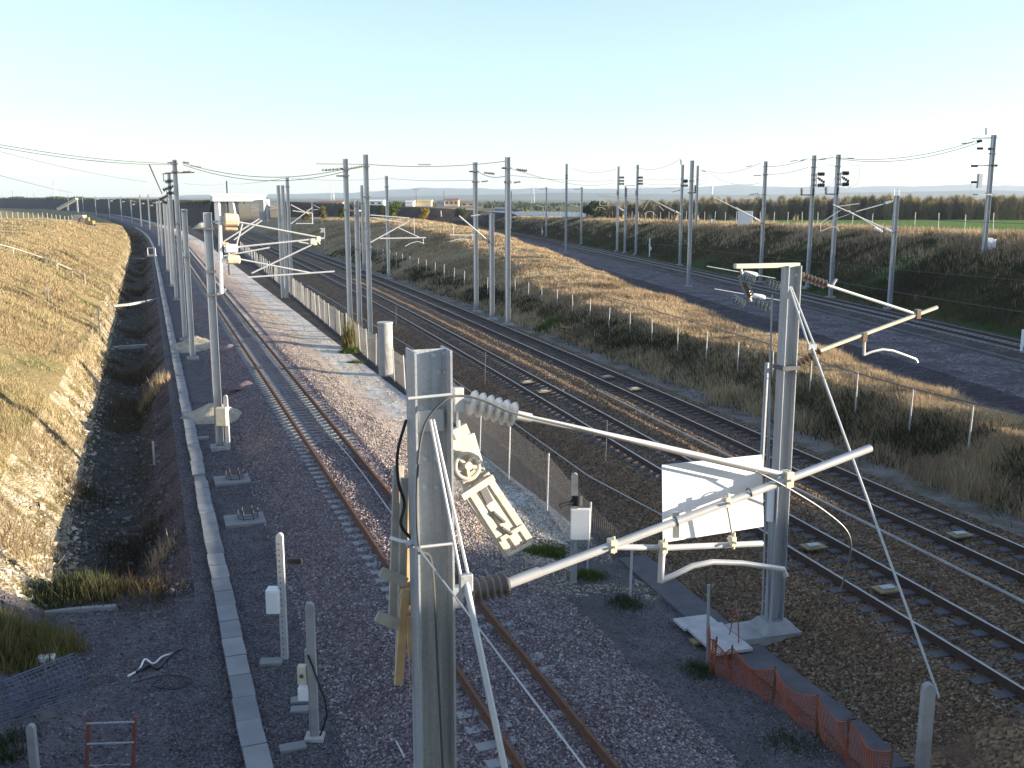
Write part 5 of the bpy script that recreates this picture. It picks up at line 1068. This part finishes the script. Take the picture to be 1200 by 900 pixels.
# ------------------------------------------------------------------ BACKGROUND BUILDINGS
def building(label, x0, x1, yt, yb, Y, wall, roof, name='building', ridge_=.25, windows=0, depth=14):
    a = pt(x0, yb, Y); b = pt(x1, yb, Y); zt = z_at(a, yt); w_ = b[0]-a[0]; h = zt-a[2]; eave = h*(1-ridge_); r = thing(name, label, 'building', (a[0], Y, a[2]))
    c = V((a[0]+b[0])/2, Y+depth/2, a[2]); MB().box(c+ZZ*(eave/2-1), w_, depth, eave+2).build('wall', wall, r)
    m = MB(); hw = w_/2+.4; hd = depth/2+.4
    m.add([c+V(-hw, -hd, eave), c+V(hw, -hd, eave), c+V(hw, hd, eave), c+V(-hw, hd, eave), c+V(-hw, 0, h), c+V(hw, 0, h)], [(0, 1, 5, 4), (2, 3, 4, 5), (0, 4, 3), (1, 2, 5), (0, 3, 2, 1)]); m.build('roof', roof, r)
    for k in range(windows): MB().box(c+V(-w_/2+w_*(k+.5)/windows, -depth/2-.03, eave*.55), w_/windows*.45, .1, eave*.4).build('window', 'pane', r)
    return r
for args in (('yellow house with red roof on the far horizon, right one', 521, 537, 232.5, 241, 620, 'wall_cream', 'roof', 3), ('low red roofed house right of the far yellow house', 540, 556, 236, 242, 640, 'wall_cream', 'roof', 2), ('pale yellow shed on the far horizon, left one', 486, 505, 234, 241, 600, 'wall_cream', 'wall_cream', 0), ('white shed left of the pale yellow shed on the horizon', 475, 484, 235, 241, 590, 'wall_white', 'wall_white', 0),
             ('white warehouse behind the lone tall mast on the horizon', 433, 449, 234, 241, 640, 'wall_white', 'wall_white', 2), ('dark blue grey shed left of the far yellow house', 512, 520, 235, 241, 610, 'wall_blue', 'wall_blue', 0), ('long low cream buildings near the tall pair on the horizon', 372, 402, 235, 241, 700, 'wall_cream', 'roof', 5),
             ('dark blue truck shed before the white road wall', 580, 592, 243, 250, 470, 'wall_blue', 'wall_blue', 0)):
    building(*args[:8], windows=args[8])
# white cabinet hut on the cutting crest
p = pt(873, 268, 152); p[2] = gz(p[0], p[1]); r = thing('equipment_hut', 'white equipment hut on the crest of the right cutting', 'hut', p)
ex = unit(V(1, -.18, 0)); ey = V(.18, 1, 0); hh = z_at(p, 248)-p[2]; MB().box(p+ZZ*(hh/2-.2)+ey*.8, 2.1, 1.6, hh+.4, (ex, unit(ey), ZZ)).build('wall', 'white', r, bevel=.03); MB().box(p+ZZ*(hh+.03)+ey*.8, 2.25, 1.75, .08, (ex, unit(ey), ZZ)).build('roof', 'white', r); MB().box(p+ZZ*hh*.48-ex*.05-unit(ey)*.015, .9, .04, hh*.85, (ex, unit(ey), ZZ)).build('door', 'white', r)
# bridge over the main tracks (distance) and long white road wall
u5 = unit(V(.93, .36, 0)); t5 = V(-u5[1], u5[0], 0); b0 = pt(254, 263, 345); b1 = pt(309, 263, 348); zt = z_at(b0, 228.5); zd = z_at(b0, 236)
r = thing('railway_bridge', 'pale concrete bridge with open span across the main tracks in the distance', 'bridge', b0); c = (b0+b1)/2; W_ = np.linalg.norm((b1-b0)[:2])
MB().box(V(c[0], c[1], (zt+zd)/2)+t5*4, W_+2, 9, zt-zd, (u5, t5, ZZ)).build('deck', 'wall_white', r, bevel=.1); MB().box(V(c[0], c[1], zt+.05)-t5*.8, W_+3, .5, .8, (u5, t5, ZZ)).build('parapet', 'white', r)
MB().box(V(b0[0]+.4, b0[1]+4, zd/2-.4), 1.6, 9, zd+2).build('abutment', 'wall_white', r); MB().box(V(b1[0]-.4, b1[1]+4, zd/2-.4), 1.6, 9, zd+2).build('abutment', 'concrete_grey', r); q = pt(273, 262, 346); MB().add([tuple(q+V(x, y, z)) for z, x0_, x1_ in ((-1, -.4, 1.3), (zd-q[2]-.01, -1.2, .2)) for x, y in ((x0_, 0), (x1_, 0), (x1_, 6), (x0_, 6))], [(0, 1, 5, 4), (1, 2, 6, 5), (2, 3, 7, 6), (3, 0, 4, 7), (4, 5, 6, 7)]).build('pier', 'concrete', r)
a = pt(562, 253.5, 345); b = pt(692, 256, 300); r = thing('road_wall', 'long low white road barrier wall crossing the middle distance', 'wall', a); h = 1.15
MB().beam(V(a[0], a[1], a[2]+1.0), V(b[0], b[1], b[2]+1.0), .4, 1.5).build('barrier', 'white', r); MB().beam(V(a[0]+20, a[1]-6, a[2]-1.5), V(b[0], b[1]-6, b[2]-1.2), .3, .7).build('lower_barrier', 'wall_white', r); MB().beam(V(a[0], a[1]+3, a[2]-1.2), V(b[0], b[1]+3, b[2]-1.2), 5, 2.2).build('embankment', 'concrete_grey', r)
a = pt(396, 243.5, 500); b = pt(566, 243, 520); tag(MB().beam(a, b, 1, 1.2).build('road_wall', 'concrete_dark'), 'long thin dark road edge under the far horizon buildings', 'wall')
# pylons on the horizon
for px, yt, yb, Y, lb in ((65, 211, 234, 1500, 'distant lattice pylon left of the far curve masts, taller one'), (16, 224, 236, 1500, 'distant lattice pylon near the left edge'), (624.5, 217, 244, 1400, 'distant lattice pylon right of the tallest right mast'), (390, 215, 240, 1600, 'distant lattice pylon left of the tall pair')):
    p = pt(px, yb, Y); zt = z_at(p, yt); h = zt-p[2]; r = thing('lattice_pylon', lb, 'pylon', p, 'distant pylons'); m = MB(); w_ = h*.1
    for sx in (-1, 1):
        for sy in (-1, 1): m.tube([p+V(sx*w_, sy*w_, -6), p+V(sx*w_*.25, sy*w_*.25, h)], .12, 4)
    for k in range(7):
        z0, z1 = h*k/7, h*(k+1)/7; f0 = w_*(1-.75*k/7); f1 = w_*(1-.75*(k+1)/7); m.tube([p+V(-f0, -f0, z0), p+V(f1, -f1, z1)], .08, 4); m.tube([p+V(f0, -f0, z0), p+V(-f1, -f1, z1)], .08, 4)
    m.build('tower', 'galv', r); m = MB()
    for z in (.78, .88, .98): m.tube([p+V(-h*.13, 0, h*z), p+V(h*.13, 0, h*z)], .14, 4)
    m.build('crossarm', 'galv', r)
for px, yt, yb, Y, lb in ((488, 222, 248, 420, 'thin street lamp standing on the horizon, left one'), (520.5, 223, 255, 360, 'thin lamp post standing on the horizon, right one')):
    p = pt(px, yb, Y); zt = z_at(p, yt); m = MB(); m.tube([p, V(p[0], p[1], zt)], .1, 5)
    if px < 500: m.tube([V(p[0]-1.1, p[1], zt-.1), V(p[0]+1.1, p[1], zt-.1)], .08, 5)
    tag(m.build('lamp_post', 'steel_dark'), lb, 'lamp post')
# small white markers, sign, excavator, huts in the far left works
for px, yb, yt, lb in ((635, 276, 266, 'short white marker post beside the far right track, left one'), (761, 301, 279, 'white striped marker post on a slab before the cutting'), (613, 257, 247, 'tiny white signal post above the cutting on the left'), (517, 257, 247, 'tiny white signal post behind the mound top'), (1197, 412, 386, 'white marker post at the right edge by the far track')):
    p = ground(px, yb) if yb > 262 else pt(px, yb, 330); z = z_at(p, yt); r = thing('marker_post', lb, 'post', p, 'white marker posts'); MB().tube([p, V(p[0], p[1], z)], .09, 6).build('shaft', 'white', r); MB().box(V(p[0]+.12, p[1]-.1, p[2]+(z-p[2])*.45), .3, .15, .5).build('box', 'white', r)
p = ground(381, 293); z = z_at(p, 267); r = thing('track_sign', 'small white flag shaped sign on a post beside the dark slope', 'sign', p); MB().tube([p, V(p[0], p[1], z)], .05, 6).build('post', 'galv_light', r); c = V(p[0], p[1]-.06, z-.45)
MB().add([c+V(-.85, 0, .42), c+V(-.1, 0, .42), c+V(-.1, 0, -.35), c+V(-.85, 0, -.35), c+V(-.5, 0, .03)], [(0, 4, 2, 1), (4, 3, 2)]).build('panel', 'white', r)
p = ground(433.5, 315) ; tag(MB().box(p+ZZ*.6, .5, .4, 1.0).build('trackside_box', 'white', None, bevel=.02), 'small white box on the ground beside the tall pair', 'box')
b = pt(105, 256, 212); b[2] = gz(b[0], 212)+.1; r = thing('excavator', 'small yellow excavator on the far end of the hillside crest', 'excavator', b)
MB().box(b+ZZ*1.25, 2.6, 2, 1.1).build('body', 'yellow', r, bevel=.15); MB().box(b+V(-.5, -.3, 2.2), 1.1, 1.2, 1.2).build('cab', 'yellow', r, bevel=.1)
for s in (-1, 1): MB().box(b+V(0, s*.9, .4), 3, .5, .75).build('crawler', 'steel_dark', r, bevel=.2)
MB().tube([b+V(-1.2, 0, 1.5), b+V(-2.3, 0, 3.1), b+V(-3.2, 0, 2.2), b+V(-3.3, 0, .9)], .18, 6).build('boom', 'orange', r); MB().box(b+V(-3.35, 0, .7), .7, .9, .7).build('bucket', 'steel_dark', r)
r.scale = (.68,)*3
b = pt(93, 256, 215); b[2] = gz(b[0], 215); r = thing('pallet_stack', 'pile of grey pallets beside the yellow excavator', 'pile', b)
for k in range(5): MB().box(b+V(random.uniform(-.2, .2), 0, .25+k*.4), 3.2-.3*k, 2, .3).build('pallet', 'wood_grey', r)
for px, y0, x1_, y1_, Y, lb in ((68, 245, 82, 234, 330, 'grey conveyor ramp rising behind the far left masts'),):
    a = pt(px, y0, Y); b = pt(x1_+8, y1_-1, Y); r = thing('conveyor', lb, 'conveyor', a); MB().beam(a, b, 2, .7).build('belt', 'concrete_grey', r); MB().beam(V(b[0], b[1], a[2]-1), b, .4, .4).build('leg', 'galv', r); MB().beam(a+(b-a)*.5-ZZ*2, a+(b-a)*.5, .4, .4).build('leg', 'galv', r)
for px, yb, w_, h_, Y, mat, lb in ((247, 250, 18, 10, 190, 'card', 'heap of buff earth behind the left track masts'), (236, 262, 22, 8, 160, 'card', 'lower heap of buff earth between left and main tracks')):
    p = ground(px, yb+6); heap(lb, px, yb+6, w_/F*p[1]/2, w_/F*p[1]/2, h_/F*p[1], 'sand', px)
# ------------------------------------------------------------------ STONES (real geometry near the camera)
def stones(name, mat, x, y, s, zoff=0.):
    n = len(x); d = np.array([(1, 0, 0), (-1, 0, 0), (0, 1, 0), (0, -1, 0), (0, 0, 1), (0, 0, -1)], float); F8 = np.array([(0, 2, 4), (2, 1, 4), (1, 3, 4), (3, 0, 4), (2, 0, 5), (1, 2, 5), (3, 1, 5), (0, 3, 5)])
    v = d[None]*RNG.uniform(.55, 1.2, (n, 6, 1))+RNG.normal(0, .18, (n, 6, 3)); a = RNG.uniform(0, 2*PI, n); ca, sa = np.cos(a)[:, None], np.sin(a)[:, None]; b = RNG.uniform(0, 1.2, n); cb, sb = np.cos(b)[:, None], np.sin(b)[:, None]
    X, Y, Z = v[..., 0], v[..., 1], v[..., 2]; X, Y = X*ca-Y*sa, X*sa+Y*ca; Y, Z = Y*cb-Z*sb, Y*sb+Z*cb
    S = s[:, None]; P_ = np.stack([X*S+x[:, None], Y*S+y[:, None], Z*S*.8+(terr(x, y)+zoff)[:, None]], -1)
    tint = np.repeat(RNG.random(n), 6)
    return tag(npmesh(name, P_.reshape(-1, 3), (F8[None]+6*np.arange(n)[:, None, None]).reshape(-1, 3), [mat], tint=tint), kind='stuff')
def stonemat(name, stops):
    m, nt, b = newmat(name); a = nt.nodes.new('ShaderNodeAttribute'); a.attribute_name = 'tint'; c = ramp(nt, a.outputs['Fac'], stops); c = mixc(nt, .4, c, ramp(nt, noise(nt, 60, 3, coord(nt)), [(.3, (.6, .6, .6)), (.7, (1, 1, 1))]), 'MULTIPLY')
    nt.links.new(c, b.inputs['Base Color']); b.inputs['Roughness'].default_value = .9; b.inputs['Specular IOR Level'].default_value = .2; return m
M['st_rosy'] = stonemat('rosy stone', [(0, (0.133, 0.101, 0.105)), (.5, (0.255, 0.204, 0.2)), (.9, (0.404, 0.341, 0.324)), (1, (0.579, 0.548, 0.524))])
M['st_grey'] = stonemat('grey stone', [(0, (0.068, 0.0578, 0.0646)), (.6, (0.15, 0.13, 0.133)), (1, (0.286, 0.272, 0.266))])
M['st_brown'] = stonemat('brown stone', [(0, (0.0697, 0.0505, 0.0353)), (.6, (0.197, 0.14, 0.091)), (1, (0.389, 0.294, 0.198))])
M['st_chalk'] = stonemat('chalk stone', [(0, (0.295, 0.239, 0.155)), (.6, (0.449, 0.392, 0.29)), (1, (0.584, 0.537, 0.434))])
M['st_pale'] = stonemat('dusty stone lightened for sun', [(0, (.18, .135, .125)), (.5, (.35, .28, .25)), (1, (.54, .48, .42))])  # stone colour lightened the same way to paint the sunlit band
def area(n, y0, y1, lo, hi, pw=1.6):
    u = RNG.random(n); y = (y0**(1-pw)+(y1**(1-pw)-y0**(1-pw))*u)**(1/(1-pw)); a, b = lo(y), hi(y); return a+(b-a)*RNG.random(n), y
x, y = area(105000, 9.5, 70, lambda y: Lx(y)-3.3*KN, lambda y: Lx(y)+3.1*KN)
q = np.abs((x-Lx(y))/KN); k = ~((np.abs(q-.7525) < .11)) & ~((q < 1.2) & (y > 39) & (RNG.random(len(y)) < .7)); x, y = x[k], y[k]; q = (x-Lx(y))/KN; pk2 = (q > 1.45) & (y > 26+RNG.normal(0, 1.2, len(y)))
stones('ballast_stones', 'st_rosy', x[~pk2], y[~pk2], RNG.uniform(.022, .046, int((~pk2).sum())), .012)
stones('pale_ballast_stones', 'st_pale', x[pk2], y[pk2], RNG.uniform(.022, .05, int(pk2.sum())), .012)  # lightened stones only beyond the bridge shadow, as painted sunlight
x, y = area(46000, 9, 50, lambda y: Lx(y)-6.4*KN, lambda y: Lx(y)-3.2*KN)
k = (np.abs((Lx(y)-x)/KN-4.9) > .27-.12*RNG.random(len(x))); x, y = x[k], y[k]; stones('gravel_stones', 'st_grey', x, y, RNG.uniform(.012, .034, len(x)), .006)
x, y = area(20000, 11, 40, lambda y: Lx(y)+2.6*KN, lambda y: Lx(y)+6.2*KN); stones('gravel_stones', 'st_grey', x, y, RNG.uniform(.012, .03, len(x)), .004)
x, y = area(75000, 17, 75, lambda y: Ax(y)-4.0, lambda y: Bx(y)+2.6)
qa = np.abs(x-Ax(y))/1.048; qb = np.abs(x-Bx(y))/1.048; k = (np.abs(qa-.7525) > .11) & (np.abs(qb-.7525) > .11); x, y = x[k], y[k]
stones('ballast_stones', 'st_brown', x, y, RNG.uniform(.025, .05, len(x)), .01)
x, y = area(16000, 10, 40, lambda y: Lx(y)-11*KN, lambda y: Lx(y)-6.2*KN); stones('gravel_stones', 'st_grey', x, y, RNG.uniform(.012, .05, len(x)), .0)
x, y = area(5000, 25, 110, lambda y: Lx(y)-9.6*KN, lambda y: Lx(y)-6*KN); stones('ditch_rubble', 'st_grey', x, y, RNG.uniform(.03, .12, len(x))*(RNG.random(len(x))**1.5+.35), .0)
x, y = area(2600, 24, 120, lambda y: Lx(y)-10.6*KN, lambda y: Lx(y)-8.9*KN); stones('chalk_rubble', 'st_chalk', x, y, RNG.uniform(.03, .15, len(x))*(RNG.random(len(x))**2+.3), .0)
x, y = area(22000, 24, 95, lambda y: Lx(y)+1.9*KN, lambda y: Lx(y)+5.6*KN); k = fbm(x*.9, y*.5) > .0; x, y = x[k], y[k]; stones('chalk_rubble', 'st_chalk', x, y, RNG.uniform(.015, .05, len(x)), .0)
# ------------------------------------------------------------------ BRIDGE under the photographer (casts the long shadow over the near tracks)
bm = MB(); e = uL; nn = tL
def bb(s0, s1, n0, n1, z0, z1, mb):
    c = e*(s0+s1)/2+nn*(n0+n1)/2+ZZ*(z0+z1)/2; mb.box(c, s1-s0, n1-n0, z1-z0, (e, nn, ZZ))
bb(-60, 190, -10.6, -.62, 6.9, 7.9, bm)
for n0 in (-10.6, -.9): bb(-60, 190, n0, n0+.28, 7.902, 8.95, bm)
for s in (-16, 1.2-12, 22, 48, 75, 110): bb(s-.5, s+.5, -9, -2, -3, 6.9, bm)
tag(bm.build('road_bridge', 'concrete'), kind='structure')
# ------------------------------------------------------------------ AIR
hz_ = MB(); hz_.box((500, 4500, 66), 15000, 9300, 146); ho = hz_.build('haze', 'white'); tag(ho, kind='stuff')
hm = bpy.data.materials.new('haze'); hm.use_nodes = True; nt = hm.node_tree; nt.nodes.clear(); out = nt.nodes.new('ShaderNodeOutputMaterial'); pv = nt.nodes.new('ShaderNodeVolumePrincipled')
pv.inputs['Color'].default_value = (.7, .84, 1, 1); pv.inputs['Density'].default_value = HAZE = .0001; pv.inputs['Anisotropy'].default_value = .2
nt.links.new(pv.outputs[0], out.inputs['Volume']); ho.data.materials.clear(); ho.data.materials.append(hm)
# ------------------------------------------------------------------ LIGHT, SKY, CAMERA
EL, AZ = math.radians(8.0), math.radians(4.0)           # sun to the right, a little behind the camera
sd = V(math.cos(EL)*math.cos(AZ), -math.cos(EL)*math.sin(AZ), math.sin(EL))
from mathutils import Vector, Matrix
ld = bpy.data.lights.new('sun', 'SUN'); ld.energy = 5.0; ld.angle = math.radians(.5); ld.color = (1, .86, .67); lo = bpy.data.objects.new('sun', ld); COL.objects.link(lo)
lo.rotation_euler = Vector(tuple(sd)).to_track_quat('Z', 'Y').to_euler()
wd = bpy.data.worlds.new('World'); SC.world = wd; wd.use_nodes = True; nt = wd.node_tree; bg = nt.nodes['Background']
sk = nt.nodes.new('ShaderNodeTexSky'); sk.sky_type = 'NISHITA'; sk.sun_disc = False; sk.sun_elevation = EL; sk.sun_rotation = math.pi/2+AZ
sk.air_density = 1.0; sk.dust_density = .25; sk.ozone_density = 3.0; sk.altitude = 100
hs = nt.nodes.new('ShaderNodeHueSaturation'); hs.inputs['Saturation'].default_value = .7; nt.links.new(sk.outputs[0], hs.inputs['Color'])
tn_ = nt.nodes.new('ShaderNodeMix'); tn_.data_type = 'RGBA'; tn_.blend_type = 'MULTIPLY'; tn_.inputs[0].default_value = 1; tn_.inputs[7].default_value = (.98, 1.0, 1.07, 1); nt.links.new(hs.outputs[0], tn_.inputs[6]); nt.links.new(tn_.outputs[2], bg.inputs[0]); bg.inputs[1].default_value = .115
cd = bpy.data.cameras.new('camera'); co_ = bpy.data.objects.new('camera', cd); COL.objects.link(co_); co_.location = tuple(CAM); co_.rotation_euler = (math.pi/2-PITCH, 0, 0)
cd.sensor_width = 36; cd.lens = F*36/1200; cd.clip_start = .1; cd.clip_end = 20000; SC.camera = co_
SC.view_settings.view_transform = 'Standard'; SC.view_settings.look = 'None'; SC.view_settings.gamma = 1; SC.view_settings.use_curve_mapping = False; SC.view_settings.exposure = 1.75
SC.cycles.max_bounces = 5; SC.cycles.volume_bounces = 0
